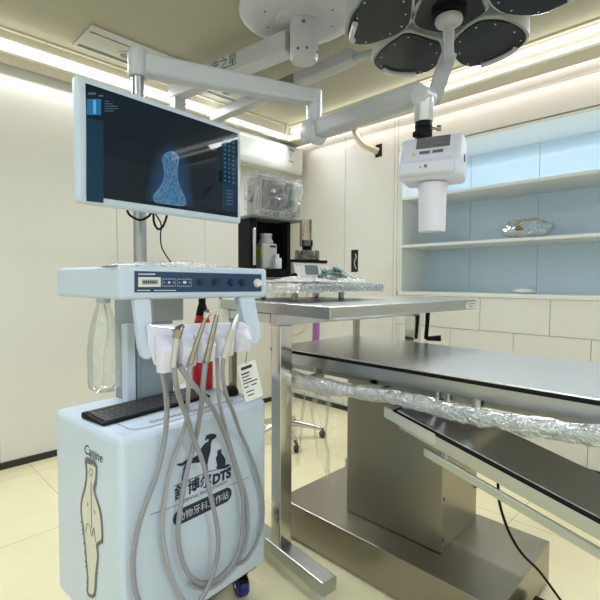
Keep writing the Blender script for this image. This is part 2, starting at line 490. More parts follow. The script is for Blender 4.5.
# ceiling diffuser panel with two downlights
cv = thing('ceiling_diffuser', 'long pale slotted ceiling panel with two round downlights behind the monitor arm', 'ceiling panel', (1.7, 2.95, ZC))
mb = MB()
for a, b in [((1.04, 2.79), (2.38, 2.81)), ((1.04, 3.10), (2.38, 3.12)), ((1.04, 2.81), (1.06, 3.10)), ((2.36, 2.81), (2.38, 3.10))]:
    mb.box((a[0], a[1], ZC-.012), (b[0], b[1], ZC), .002)
mb.build('frame', M['vent'], cv)
MB().box((1.06, 2.885, ZC-.007), (1.52, 3.07, ZC-.001), .001).build('plate', M['vent'], cv)
MB().box((1.99, 2.885, ZC-.007), (2.36, 3.07, ZC-.001), .001).build('plate', M['vent'], cv)
MB().box((1.06, 3.078, ZC-.005), (2.36, 3.10, ZC-.001)).build('air_slot', M['grey_dark'], cv)
MB().box((1.06, 2.81, ZC-.005), (2.36, 2.87, ZC-.001)).build('louvre', M['lamp_grey'], cv)
for x in (1.335, 2.171):
    d = MB().lathe((x, 3.0, ZC-.010), [(.0, .002), (.03, .002), (.034, -.004), (.05, -.003), (.055, .003)], 28).build('downlight', M['vent'], cv)
    MB().lathe((x, 3.0, ZC-.013), [(0, .001), (.026, -.001), (.03, .004)], 24).build('lens', M['grey_dark'], d)
# loose wire hanging from the corner
tag(MB().tube([(3.01, 3.19, 2.775), (3.0, 3.18, 2.72), (2.985, 3.19, 2.66), (3.0, 3.17, 2.63), (3.03, 3.18, 2.66), (3.05, 3.17, 2.73), (3.03, 3.15, 2.755)], .005, 8).build('loose_wire', M['pole'], None, (3, 3.2, 2.7)), 'curled wire end hanging from the ceiling corner above the air conditioner', 'wire')

# added fill light panels, unseen, behind and above the camera
for i, (x, y) in enumerate(FILL_PANELS):
    t = thing('added_fill_panel', 'added square white fill light panel overhead, out of view', 'ceiling light', (x, y, ZC), 'added square fill light panels')
    mb = MB()
    for a, b in [((-.3, -.3), (.3, -.28)), ((-.3, .28), (.3, .3)), ((-.3, -.28), (-.28, .28)), ((.28, -.28), (.3, .28))]:
        mb.box((x+a[0], y+a[1], ZC-.02), (x+b[0], y+b[1], ZC))
    mb.build('frame', M['arm'], t)
    MB().box((x-.28, y-.28, ZC-.015), (x+.28, y+.28, ZC-.002)).build('diffuser', M['diffuser'], t)
# ================================================================== OPERATING TABLE
TZ = .932
ot = thing('operating_table', 'stainless operating table on a boxy steel column and wide flat steel base', 'operating table', (1.73, .98, 0))
mb = MB()
mb.prism([(1.45, .515), (1.99, .515), (1.99, 1.575), (1.45, 1.575)], .012, .18, .004, m=None)
mb.build('base', M['steel'], ot)
MB().box((1.50, .56, 0), (1.94, 1.52, .013)).build('base_foot', M['rubber'], ot)
c = MB().box((1.598, .800, .18), (1.935, 1.255, .80), .003).build('column', M['steel'], ot)
MB().box((1.588, .790, .182), (1.598, 1.263, .835), .002).build('column_front_plate', M['steel'], c)
for x, z in [(1.612, .225), (1.612, .39), (1.612, .565), (1.918, .34), (1.918, .50)]:
    MB().cyl((x, .800, z), (x, .792, z), .008, n=12).build('screw', M['grey_dark'], c)
mb = MB().box((1.63, .84, .80), (1.88, 1.21, .86), .004)
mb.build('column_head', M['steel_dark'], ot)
MB().box((1.62, .43, .055), (1.76, .50, .080), .006).box((1.675, .49, .05), (1.705, .53, .075), .003).build('foot_pedal', M['rubber'], ot)
# under-frame
mb = MB()
for x in (1.47, 1.99): mb.box((x-.02, -.10, .835), (x+.02, 1.54, .868), .003)
for y in (.05, .60, 1.02, 1.50): mb.box((1.45, y-.02, .832), (2.01, y+.02, .865), .003)
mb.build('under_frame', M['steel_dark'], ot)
MB().box((1.50, -.09, .845), (1.965, 1.56, .861), .002).build('underside_dark_sheet', M['grey_dark'], ot)  # added dark sheet, gives the space under the top its darkness
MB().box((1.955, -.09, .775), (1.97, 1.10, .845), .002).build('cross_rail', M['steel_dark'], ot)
for y in (.74, .70, .60, 1.33): MB().cyl((1.44, y, .80), (1.44, y, .87), .006 if y != .60 else .014, n=12).build('clamp_post', M['alu'], ot)
# table top: plate, thin black edge, steel apron
top = MB().box((1.412, -.12, TZ-.006), (2.055, 1.595, TZ), .002).build('table_top', M['steel_pad'], ot)
MB().box((1.409, -.123, TZ-.018), (2.058, 1.598, TZ-.006), .002).build('edge_strip', M['rubber'], top)
mb = MB()
mb.box((1.412, -.12, TZ-.066), (1.420, 1.595, TZ-.018), .001).box((2.047, -.12, TZ-.066), (2.055, 1.595, TZ-.018), .001)
mb.box((1.42, 1.587, TZ-.066), (2.047, 1.595, TZ-.018)).box((1.42, -.12, TZ-.066), (2.047, -.112, TZ-.018)).box((1.42, -.112, TZ-.03), (2.047, 1.587, TZ-.018))
mb.build('apron', M['steel_top'], ot)
# side rail on its brackets (wrapped)
MB().loft([(1.328, 1.42, .824), (1.328, .80, .832), (1.328, .20, .852)], .010, 12).build('side_rail', M['alu'], ot)
for y in (.30, .95, 1.30): MB().box((1.330, y-.012, .818), (1.455, y+.012, .842), .002).build('rail_bracket', M['alu'], ot)
# hinged lower section tilting down to the right
def hx(x, s, dz=0):       # point on the tilted section, s = distance towards the right
    a = R(14.0); return Vector((x, .868 - s*math.cos(a), .812 - s*math.sin(a) + dz))
low = MB()
def slab(x0, x1, s0, s1, d0, d1, mb, bev=.002):
    t = bmesh.new(); vs = [t.verts.new(hx(x, s, d)) for x in (x0, x1) for s in (s0, s1) for d in (d0, d1)]
    for q in [(0, 1, 3, 2), (4, 6, 7, 5), (0, 4, 5, 1), (2, 3, 7, 6), (0, 2, 6, 4), (1, 5, 7, 3)]: t.faces.new([vs[k] for k in q])
    bmesh.ops.recalc_face_normals(t, faces=t.faces)
    if bev: bmesh.ops.bevel(t, geom=list(t.edges), offset=bev, segments=2, profile=.5, affect='EDGES')
    mb._merge(t, None)
fs = MB(); slab(1.300, 1.575, .06, .95, -.052, -.010, fs)
fl = fs.build('tilting_section', M['steel_top'], ot)
fs = MB(); slab(1.298, 1.577, .035, .952, -.010, .001, fs, .001); fs.build('edge_strip', M['rubber'], fl)
fs = MB(); slab(1.305, 1.571, .05, .945, .0012, .004, fs, .001); fs.build('pad', M['steel_pad'], fl)
fs = MB(); slab(1.296, 1.312, 0, .20, -.040, -.004, fs); o = fs.build('end_guard', M['alu'], fl); o['label'] = 'pale guard at the end of the tilting section'
# lower bar parallel to it
def hl(x, s, dz): 
    v = Vector((x, .712, .692)); a = R(14.3); return v + Vector((0, -s*math.cos(a), -s*math.sin(a)+dz))
t = bmesh.new(); vs = [t.verts.new(hl(x, s, d)) for x in (1.294, 1.306) for s in (0, .75) for d in (-.014, .014)]
for q in [(0, 1, 3, 2), (4, 6, 7, 5), (0, 4, 5, 1), (2, 3, 7, 6), (0, 2, 6, 4), (1, 5, 7, 3)]: t.faces.new([vs[k] for k in q])
bmesh.ops.recalc_face_normals(t, faces=t.faces)
bmesh.ops.bevel(t, geom=list(t.edges), offset=.003, segments=2, affect='EDGES')
fs = MB(); fs._merge(t, None); fs.build('lower_rail', M['steel_top'], ot)
MB().cyl((1.305, .64, .675), (1.32, .64, .755), .007, n=12).build('rail_hanger', M['pole'], ot)
MB().cyl((1.305, .20, .565), (1.32, .20, .64), .007, n=12).build('rail_hanger', M['pole'], ot)
# bubble wrap round the rail, with a loose film hanging off its left end
def wrap_pt(u_, v_):
    y = 1.43 - u_*1.22
    r = .026 + .010*noise.noise((y*9, v_*4, 1)) + .007*noise.noise((y*30, v_*12, 5)) + (.012 if u_ < .35 else 0)*(1-u_/.35 if u_ < .35 else 0)
    a = v_*2*PI
    cx = 1.330; cz = .826 + .026*u_*u_ + .006*math.sin(y*9)
    return (cx+r*math.cos(a)*.75, y, cz + r*math.sin(a)*(1.05))
tag(MB().sheet(wrap_pt, 170, 30).build('bubble_wrap', M['bubble'], None, (1.33, .9, .82)), 'crumpled bubble wrap rolled round the side rail of the operating table', 'packaging')
def film_pt(u_, v_):
    y = 1.41 - u_*.26; z = .80 - v_*(.30 + .08*math.sin(u_*9))
    return (1.345 + .02*noise.noise((u_*6, v_*3, 2)) + .012*math.sin(u_*24+v_*2), y - .05*v_*(u_-.3), z)
tag(MB().sheet(film_pt, 40, 40).build('plastic_film', M['film'], None, (1.34, 1.3, .6)), 'thin clear plastic film hanging down from the wrapped rail beside the chrome leg', 'packaging')
tag(MB().tube([at(497, 470, 'x', 1.44), at(498, 481, 'x', 1.44), at(499, 500, 'x', 1.44), at(505, 522, 'x', 1.46), at(513, 540, 'x', 1.49), at(524, 556, 'x', 1.53), at(540, 572, 'x', 1.60), (1.70, .40, .14), (1.74, .34, .05), (1.80, .28, .012)], .0045, 10).build('power_cord', M['rubber'], None, (1.44, .5, .4)), 'black power cord hanging below the tilting table section onto the flat steel base', 'cord')

# ================================================================== INSTRUMENT TROLLEY OVER THE TABLE
TF = frame((1.19, 1.03, 0), -6)
def tf(x, y, z): return TF @ Vector((x, y, z))
tt = thing('steel_table', 'square stainless instrument table on chrome legs standing over the operating table', 'table', tf(.5, .4, 0))
ZTT = 1.157
MB(TF).box((0, 0, ZTT-.047), (1.0, .81, ZTT), .003).build('table_top', M['steel_top'], tt)
lf = MB(TF)
for y in (.345, .75): lf.box((.005, y-.025, ZTT-.095), (.985, y+.025, ZTT-.047), .003)
lf.box((.012, .385, ZTT-.09), (.06, .725, ZTT-.05), .002).box((.905, .385, ZTT-.09), (.955, .725, ZTT-.05), .002)
lf.build('top_frame', M['alu'], tt)
for x, y in [(.045, .345), (.955, .345), (.93, .75), (.045, .75)]:
    MB(TF).box((x-(.032 if y < .5 else .016), y-(.032 if y < .5 else .016), .115), (x+(.032 if y < .5 else .016), y+(.032 if y < .5 else .016), ZTT-.094), .004).build('leg', M['chrome'] if y < .5 else M['steel'], tt)
for x in (.045, .945):
    f = MB(TF).box((x-.036, .035, .060), (x+.035, .82, .115), .004).build('foot_beam', M['steel_top'], tt)
for x, y in [(.045, .10), (.045, .77), (.93, .10), (.93, .77)]:
    k = MB(TF).cyl((x, y, .05), (x, y, .062), .018, n=20).box((x-.006, y-.02, .03), (x+.030, y+.02, .052), .004).build('caster', M['alu'], tt)
    MB(TF).lathe((x+.005, y, .029), [(0, -.009), (.024, -.009), (.029, -.005), (.029, .005), (.024, .009), (0, .009)], 24, axis=(1, 0, 0)).build('caster_wheel', M['inklight'], k)
cr = MB(TF).cyl((.975, .30, ZTT-.06), (1.0, .28, ZTT-.06), .012, n=16).loft([(1.0, .28, ZTT-.055), (.995, .28, ZTT-.14), (.985, .28, ZTT-.225)], [.013, .011, .011], 12).build('height_crank', M['black'], tt)
MB(TF).loft([(.985, .28, ZTT-.222), (1.01, .25, ZTT-.220), (1.035, .22, ZTT-.218)], [.011, .014, .017], 14).build('crank_handle', M['black'], cr)
# rating plate on the right end of the top edge
pl = MB(TF).box((.905, -.0025, ZTT-.040), (.985, .0, ZTT-.010), .001).build('rating_plate', M['acwhite'], tt)
mb = MB(TF)
for k, (a, b) in enumerate([(.93, .975), (.925, .965)]): mb.box((a, -.0032, ZTT-.020-.012*k), (b, -.0025, ZTT-.016-.012*k))
mb.cyl((.917, -.0032, ZTT-.018), (.917, -.0025, ZTT-.018), .004, n=12)
mb.build('print', M['ink'], pl)

# bubble wrapped tray lying on the trolley
BF = frame((1.345, 1.33, 0), -6)
def bslab(u_, v_): pass
tr = thing('wrapped_tray', 'grey steel tray wrapped in bubble wrap standing on short feet on the steel table', 'tray', BF @ Vector((.28, .22, ZTT)))
mb = MB(BF)
mb.prism([(0, 0), (.53, 0), (.56, .05), (.56, .46), (0, .46)], 1.199, 1.232, .004)
mb.build('tray', M['steel_top'], tr)
mb = MB(BF)
t = bmesh.new()
bmesh.ops.create_grid(t, x_segments=60, y_segments=50, size=.5)
for v in t.verts:
    x, y = (v.co.x+.5)*.57-.005, (v.co.y+.5)*.47-.005
    v.co = Vector((x, y, 1.2385 + .006*noise.noise((x*22, y*22, 3)) + .003*noise.noise((x*70, y*70, 1))))
mb._merge(t, None, True)
mb.sheet(lambda u_, v_: (-.006+u_*.540, -.006-.003*noise.noise((u_*30, v_*5, 0)), 1.196+.042*v_), 60, 6)
mb.sheet(lambda u_, v_: (-.007-.003*noise.noise((u_*20, v_*5, 0)), -.006+u_*.47, 1.196+.042*v_), 40, 6)
mb.sheet(lambda u_, v_: (.534+u_*.032, -.006+u_*.055, 1.196+.042*v_), 6, 6)
mb.build('wrapping', M['bubble'], tr)
for x, y in [(.08, .14), (.40, .16), (.08, .40), (.44, .40)]:
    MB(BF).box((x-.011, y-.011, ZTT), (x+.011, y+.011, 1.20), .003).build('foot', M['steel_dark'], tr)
# crumpled clear sheet on top of the tray
def crum(cx, cy, sx, sy, z, amp, seed, F):
    def P(u_, v_):
        x = (u_-.5)*sx; y = (v_-.5)*sy
        e = max(0, 1-(2*abs(u_-.5))**3)*max(0, 1-(2*abs(v_-.5))**3)
        h = amp*e*(.45+abs(noise.noise((x*14+seed, y*14, seed))) + .5*abs(noise.noise((x*40, y*40, seed+3))))
        return F @ Vector((cx+x+.01*noise.noise((v_*5, seed, 0)), cy+y+.012*noise.noise((u_*5, seed, 4)), z+h))
    return P
tag(MB().sheet(crum(.13, .15, .28, .26, 1.247, .020, 2, BF), 46, 46).build('plastic_sheet', M['wrap_dense'], None, BF @ Vector((.13, .15, 1.247))), 'white crumpled clear plastic sheet on the left half of the wrapped tray', 'packaging')
tag(MB().sheet(crum(.40, .18, .26, .24, 1.247, .045, 9, BF), 46, 46).build('plastic_sheet', M['film'], None, BF @ Vector((.40, .18, 1.247))), 'thin clear plastic bag heaped over cables on the right half of the wrapped tray', 'packaging')
# green-grey cable bundle
mb = MB()
for k in range(7):
    pts = []
    for q in range(12):
        a = q/11
        pts.append(BF @ Vector((.27+.13*a+.012*math.sin(q*2.1+k), .16+.03*math.sin(a*7+k*1.3), 1.272+.03*math.sin(a*PI)*(.5+.12*k)+.006*math.sin(q*1.7+k*2))))
    mb.tube(pts, .0055, 8)
tag(mb.build('cable_bundle', M['green'], None, BF @ Vector((.29, .16, 1.26))), 'green-grey tangled bundle of cables lying on the wrapped tray', 'cables')
mb = MB()
for k in range(3):
    mb.tube([BF @ Vector((.36+.01*k, .20, 1.262)), BF @ Vector((.39, .15+.02*k, 1.30+.014*k)), BF @ Vector((.41, .18, 1.325-.01*k)), BF @ Vector((.45+.02*k, .14, 1.270)), BF @ Vector((.53, .12+.02*k, 1.262))], .003, 8)
tag(mb.build('cable_bundle', M['inklight'], None, BF @ Vector((.4, .16, 1.26))), 'thin pale looped cables at the right of the green bundle on the tray', 'cables')

# ================================================================== ANAESTHESIA MACHINE
AF = frame((2.02, 2.515, 0), -5)
am = thing('anaesthesia_machine', 'anaesthesia machine with black cabinet on a chrome wheeled stand behind the steel table', 'anaesthesia machine', AF @ Vector((.27, .15, 0)))
# five-arm base and pole
cx, cy = .34, .04
MB(AF).cyl((cx, cy, .10), (cx, cy, 1.27), .028, n=20).build('pole', M['chrome'], am)
for k in range(5):
    a = R(-38 + 72*k)
    d = Vector((math.cos(a), math.sin(a), 0)); o_ = Vector((cx, cy, 0))
    l = MB(AF).loft([o_+Vector((0, 0, .125)), o_+d*.12+Vector((0, 0, .115)), o_+d*.30+Vector((0, 0, .075))], [.026, .024, .016], 14).build('base_arm', M['chrome'], am)
    q = o_+d*.315
    MB(AF).lathe(q+Vector((0, 0, .028)), [(0, -.016), (.022, -.016), (.028, -.010), (.028, .010), (.022, .016), (0, .016)], 20, axis=(-d.y, d.x, 0)).cyl(q+Vector((0, 0, .04)), q+Vector((0, 0, .075)), .010, n=12).build('caster', M['rubber'], am)
# tray plate
MB(AF).box((-.02, -.12, 1.255), (.78, .20, 1.272), .004).build('machine_shelf', M['grey_dark'], am)
# black cabinet open to the front
cb = MB(AF).box((0, .0, 1.272), (.06, .16, 1.70), .004).box((.345, .0, 1.272), (.38, .16, 1.70), .004).box((.05, .145, 1.272), (.36, .16, 1.70), .003).box((.05, .005, 1.272), (.36, .15, 1.335), .003).build('cabinet', M['black'], am)
MB(AF).box((-.015, -.05, 1.70), (.44, .17, 1.722), .005).build('top_plate', M['grey_dark'], am)
MB(AF).box((.022, -.012, 1.36), (.046, .0, 1.63), .004).build('flowmeter_tube', M['alu'], cb)
MB(AF).cyl((.068, .02, 1.335), (.068, .02, 1.70), .005, n=10).build('gas_line', M['grey_dark'], cb)
# vaporiser
vb = MB(AF).box((.125, .02, 1.336), (.265, .12, 1.53), .012).build('vaporiser', M['monwhite'], am)
MB(AF).lathe((.195, .075, 1.53), [(.0, .0), (.055, 0), (.058, .012), (.052, .03), (.046, .034), (.046, .052), (.050, .056), (.048, .075), (0, .08)], 28).build('vaporiser_dial', M['monwhite'], vb)
MB(AF).box((.1215, .03, 1.42), (.1245, .10, 1.50), .002).build('yellow_label', M['yellow'], vb)
MB(AF).box((.195, .0165, 1.50), (.250, .0195, 1.515)).build('print', M['ink'], vb)
MB(AF).box((.215, -.025, 1.34), (.275, .019, 1.42), .006).cyl((.245, .0, 1.415), (.245, .0, 1.45), .018, n=16).build('filler_valve', M['inklight'], vb)
# bellows
bl = MB(AF).box((.40, -.03, 1.395), (.75, .17, 1.417), .004).lathe((.60, .06, 1.415), [(0, 0), (.10, 0), (.10, .012), (.075, .018), (.085, .03), (.085, .04), (.06, .045), (.055, .075), (.04, .08), (.04, .115), (.048, .117), (.048, .165), (0, .165)], 32).build('bellows_base', M['black'], am)
MB(AF).lathe((.60, .06, 1.42), [(.103, 0), (.103, .075), (.100, .075), (.100, 0)], 32).build('bellows_skirt', M['clear2'], bl)
MB(AF).lathe((.585, .06, 1.53), [(.050, 0), (.050, .215), (.047, .215), (.047, 0)], 32).build('bellows_cylinder', M['clear2'], bl)
# console with touchscreen
cs = MB(AF).prism([(-.05, 1.273), (.16, 1.273), (.14, 1.395), (-.02, 1.395)], .39, .755, .008, X=Matrix(((0, 0, 1, 0), (1, 0, 0, 0), (0, 1, 0, 0), (0, 0, 0, 1)))).build('console', M['acwhite'], am)
def con(x, h, off): return AF @ Vector((x, -.05+.03*h/.122 - off, 1.273+h))
def conq(mb, x0, x1, h0, h1, off, m=None):
    mb.bm.faces.new([mb.bm.verts.new(con(*p, off)) for p in ((x0, h0), (x1, h0), (x1, h1), (x0, h1))])
mb = MB(); conq(mb, .50, .64, .025, .100, .002); mb.build('touchscreen', M['lcdblue'], cs)
mb = MB(); conq(mb, .66, .68, .07, .08, .002); conq(mb, .70, .72, .07, .08, .002); conq(mb, .675, .70, .03, .045, .002); conq(mb, .45, .46, .095, .102, .002); conq(mb, .41, .425, .095, .102, .002); mb.build('buttons', M['grey_dark'], cs)
MB(AF).cyl((.37, -.06, 1.29), (.37, -.03, 1.29), .012, n=14).cyl((.37, -.075, 1.29), (.37, -.06, 1.29), .018, n=14).build('breathing_port', M['black'], cs)
# monitor on top with its plastic cover (its own thing)
mo = thing('patient_monitor', 'off-white patient monitor wrapped in clear plastic on top of the black cabinet', 'monitor', AF @ Vector((.19, .12, 1.722)))
MB(AF).box((.05, -.03, 1.725), (.405, .125, 2.015), .018, 3).build('housing', M['monwhite'], mo)
MB(AF).box((.085, -.037, 1.775), (.365, -.029, 1.985), .003).build('screen', M['screen_grey'], mo)
mb = MB(AF)
for k in range(6): mb.box((.11+.038*k, -.034, 1.742), (.13+.038*k, -.0295, 1.752), .001)
mb.cyl((.072, -.034, 1.745), (.072, -.0295, 1.745), .008, n=12).cyl((.385, -.034, 1.745), (.385, -.0295, 1.745), .008, n=12)
mb.build('buttons', M['grey_dark'], mo)
MB(AF).box((.0445, .02, 1.83), (.0495, .09, 1.95), .003).build('side_vent', M['grey_dark'], mo)
mb = MB(AF)
t = bmesh.new(); bmesh.ops.create_cube(t, size=1)
bmesh.ops.subdivide_edges(t, edges=list(t.edges), cuts=26, use_grid_fill=True)
for v in t.verts:
    p = v.co.copy(); q = Vector((p.x*.375, p.y*.178, p.z*.302))
    nn = noise.noise(q*16)+.6*noise.noise(q*40)
    if p.x > .2: q.x += (p.x-.2)*.18*(1+.8*noise.noise((p.y*2, p.z*3, 7)))*(.6 + p.z*.8)
    if p.z > .45: q.z += .008
    q += p.normalized()*(nn*.007+.003)
    v.co = q + Vector((.2275, .0475, 1.875))
for f in t.faces: f.smooth = True
mb._merge(t, None, True)
mb.build('plastic_cover', M['wrap'], mo)
# hoses under the machine, seen below the steel table
tag(MB().tube([(2.46, 2.38, 1.25), (2.47, 2.35, 1.05), (2.41, 2.32, .90), (2.32, 2.37, .85), (2.24, 2.44, .93), (2.22, 2.44, 1.08), (2.24, 2.44, 1.25)], .013, 12).build('breathing_hose', M['beige'], None, (2.3, 2.4, 1.25)), 'beige breathing hose looping down under the anaesthesia machine', 'hose')
tag(MB().tube([(2.53, 2.34, 1.25), (2.53, 2.33, 1.1), (2.52, 2.32, .95), (2.51, 2.32, .75), (2.46, 2.34, .55)], .028, 14).build('breathing_hose', M['purple'], None, (2.45, 2.37, 1.25)), 'purple hose hanging straight down under the anaesthesia machine', 'hose')

# ================================================================== AIR CONDITIONER
ac = thing('air_conditioner', 'white wall-mounted air conditioner with an energy label in the room corner', 'air conditioner', (2.83, 3.3, 2.3))
prof = [(3.398, 2.30), (3.25, 2.30), (3.20, 2.325), (3.19, 2.37), (3.19, 2.56), (3.205, 2.59), (3.398, 2.59)]
X = Matrix(((0, 0, 1, 0), (1, 0, 0, 0), (0, 1, 0, 0), (0, 0, 0, 1)))
MB().prism(prof, 2.36, 3.255, .014, 3, X=X).build('housing', M['acwhite'], ac)
MB().box((2.40, 3.215, 2.296), (3.21, 3.30, 2.302), .002).build('outlet_flap', M['soffit'], ac)
lb = MB().box((3.05, 3.1885, 2.42), (3.125, 3.1905, 2.555)).build('energy_label', M['card'], ac)
mb = MB().box((3.053, 3.1875, 2.53), (3.122, 3.1886, 2.552)).box((3.053, 3.1875, 2.425), (3.122, 3.1886, 2.437))
for k in range(4): mb.box((3.06+.0*k, 3.1875, 2.45+.018*k), (3.075+.01*k, 3.1886, 2.457+.018*k))
mb.build('label_print', M['labelblue'], lb)
tag(MB().sheet(crum(2.75, 3.2, .8, .14, 2.592, .02, 5, Matrix.Identity(4)), 40, 8).build('plastic_film', M['film'], None, (2.8, 3.25, 2.59)), 'thin clear plastic film left on top of the air conditioner', 'packaging')

# ---------------------------------------------------------------- things on the shelving
bg = thing('plastic_bag', 'crumpled clear plastic bag with brown paper inside on the lower shelf', 'bag', (3.45, 1.12, 1.557))
def bagpt(u_, v_):
    a = u_*2*PI; ph = v_*PI
    r = (1+.25*noise.noise((math.cos(a)*1.6, math.sin(a)*1.6, v_*3)) + .12*noise.noise((math.cos(a)*5, math.sin(a)*5, v_*9)))
    return (3.46+.11*r*math.cos(a)*math.sin(ph), 1.10+.17*r*math.sin(a)*math.sin(ph), 1.632+.066*r*math.cos(ph))
MB().sheet(bagpt, 44, 22).build('bag_film', M['wrap'], bg)
mb = MB()
t = bmesh.new(); bmesh.ops.create_icosphere(t, subdivisions=3, radius=.028)
for v in t.verts: v.co = Vector((v.co.x*.7, v.co.y, v.co.z*.7))*(1+.5*noise.noise(v.co*30)) + Vector((3.365, 1.13, 1.632))
mb._merge(t, None, True); mb.build('brown_paper', M['brown'], bg)
mb = MB()
t = bmesh.new(); bmesh.ops.create_icosphere(t, subdivisions=3, radius=.06)
for v in t.verts: v.co = Vector((v.co.x*.7, v.co.y*1.3, v.co.z*.33))*(1+.25*noise.noise(v.co*20)) + Vector((3.37, 1.08, NZ0+.02))
mb._merge(t, None, True)
tag(mb.build('folded_cloth', M['card'], None, (3.37, 1.08, NZ0)), 'small white folded cloth lying on the ledge under the lower shelf', 'cloth')
#PART3
# ================================================================== SURGICAL LIGHT
LANG = -2
LC = Vector((1.655, .832, 2.30))
sl = thing('surgical_light', 'large petal-shaped surgical light with dark glass segments hanging from the ceiling', 'surgical light', LC)
PET = {
 'L': [(-.151, .382), (-.219, .314), (-.265, .237), (-.295, .169), (-.184, .069), (-.122, .091), (-.05, .141), (-.013, .187), (-.004, .249), (-.019, .36), (-.065, .407), (-.118, .403)],
 'LL': [(.03, .197), (.137, .154), (.197, .139), (.296, .181), (.366, .246), (.397, .313), (.361, .386), (.278, .451), (.179, .462), (.117, .432), (.058, .342), (.029, .253)],
 'LR': [(.217, .079), (.164, -.011), (.16, -.067), (.217, -.125), (.321, -.154), (.407, -.152), (.454, -.124), (.502, -.05), (.521, .064), (.491, .133), (.41, .154), (.292, .122)],
 'R': [(-.019, -.163), (.043, -.138), (.128, -.139), (.196, -.168), (.270, -.243), (.262, -.34), (.20, -.42), (.10, -.43), (.0, -.36), (-.048, -.26)]}
PET['O1'] = [(-x-.03, -y+.01) for x, y in PET['LL']]
PET['O2'] = [(-x-.03, -y-.0) for x, y in PET['LR']]
CEN = [(-.045, .125), (-.123, .048), (-.165, -.03), (-.079, -.13), (.065, -.11), (.105, -.098), (.133, -.01), (.139, .049), (.125, .085), (.061, .125), (.0, .143)]
def outl(pts, grow):
    sm = closed_smooth(pts, 3); cx_ = sum(p.x for p in sm)/len(sm); cy_ = sum(p.y for p in sm)/len(sm)
    out = []
    for p in sm:
        v = Vector((p.x-cx_, p.y-cy_)); v = v*(1+grow/v.length); out.append((LC.x+cx_+v.x, LC.y+cy_+v.y))
    return out, Vector((LC.x+cx_, LC.y+cy_, 0))
for nm_, pts_ in PET.items():
    o1, cn_ = outl(pts_, .012)
    sh_ = MB().prism(o1, LC.z+.004, LC.z+.070, .010, 3).build('petal_shell', M['lamp_grey'], sl)
    MB().prism(outl(pts_, -.002)[0], LC.z-.004, LC.z+.008, .003, 2).build('petal_glass', M['lamp_glass'], sh_)
    st = outl(pts_, -.024)[0]; mb = MB()
    for k in range(0, len(st), 4): mb.cyl((st[k][0], st[k][1], LC.z-.0055), (st[k][0], st[k][1], LC.z-.004), .0035, n=8)
    mb.build('rim_studs', M['inklight'], sh_)
    dv = (cn_-Vector((LC.x, LC.y, 0))).normalized(); a0_ = math.atan2(dv.y, dv.x)
    rim, _ = outl(pts_, -.022)
    arc = sorted([p for p in rim if abs((math.atan2(p[1]-cn_.y, p[0]-cn_.x)-a0_+PI) % (2*PI)-PI) < R(36)], key=lambda p: (math.atan2(p[1]-cn_.y, p[0]-cn_.x)-a0_+PI) % (2*PI))
    if len(arc) > 2:
        MB().tube([(p[0], p[1], LC.z-.012) for p in arc], .012, 12, None, 3).build('grip', M['arm'], sh_)
cps = [(x, y) for x, y in CEN]
hb = MB().prism(outl(cps, .012)[0], LC.z+.004, LC.z+.10, .012, 3).build('centre_shell', M['lamp_grey'], sl)
MB().prism(outl(cps, -.002)[0], LC.z-.004, LC.z+.008, .003).build('centre_glass', M['lamp_glass'], hb)
hbk = MB().lathe(LC+Vector((0, 0, .06)), [(0, 0), (.30, 0), (.30, .02), (.12, .05), (0, .05)], 32).build('rear_spider', M['lamp_grey'], sl)
# centre handle: recessed ring, dish, stem, faceted body
hd = MB().lathe(LC, [(0, -.002), (.066, -.002), (.066, -.022), (0, -.022)], 36).build('handle_recess', M['black'], sl)
hs = MB().lathe(LC, [(0, -.024), (.026, -.024), (.050, -.029), (.053, -.040), (.048, -.052), (.028, -.064), (.0, -.064)], 36).build('handle_dish', M['armgrey'], sl)
st0, st1 = LC+Vector((0, 0, -.055)), LC+Vector((.004, -.003, -.185))
MB().loft([st0, LC+Vector((0, 0, -.075)), LC+Vector((.003, 0, -.13)), st1], [.028, .021, .019, .020], 24).build('handle_stem', M['armgrey'], hs)
# faceted lower body, offset sideways from the stem
a0 = dep(446, 62, 1.80); a1 = dep(434, 97, 1.80)
dr = (a1-a0).normalized(); sdv = dr.cross(FW).normalized(); fwv = dr.cross(sdv).normalized()
Xf = Matrix((sdv, fwv, dr)).transposed().to_4x4(); Xf.translation = a0
mb = MB(); mb.prism([(-.030, -.018), (-.010, -.034), (.030, -.016), (.030, .022), (-.030, .022)], -.035, (a1-a0).length*1.12, .004, X=Xf)
hbdy = mb.build('handle_body', M['armgrey'], hs)
lp = lambda a, b: Xf @ Vector((-.010+.040*a, -.034+.018*a, b)) + Xf.to_3x3() @ (Vector((.018, -.040, 0)).normalized()*.0008)
mb = MB(); mb.bm.faces.new([mb.bm.verts.new(lp(*q)) for q in ((.25, .03), (.75, .03), (.75, .10), (.25, .10))]); mb.build('handle_label', M['inkgrey'], hbdy)
# yoke and ceiling arm of the light
pts = [Vector((2.185, 1.72, 2.61)), Vector((2.20, 1.60, 2.60)), Vector((2.22, 1.45, 2.56)), Vector((2.17, 1.25, 2.48)), Vector((2.02, 1.05, 2.44)), Vector((1.85, .92, 2.43)), Vector((1.70, .85, 2.42)), Vector((1.655, .832, 2.38))]
MB().tube(pts, .022, 14).build('yoke', M['lamp_grey'], sl)
am_ = MB().box((2.13, 1.70, 2.575), (2.215, 3.185, 2.655), .012, 3).build('ceiling_arm', M['armgrey'], sl)
MB().box((2.127, 2.18, 2.572), (2.218, 2.42, 2.658), .012, 3).build('joint_sleeve', M['steel_dark'], am_)

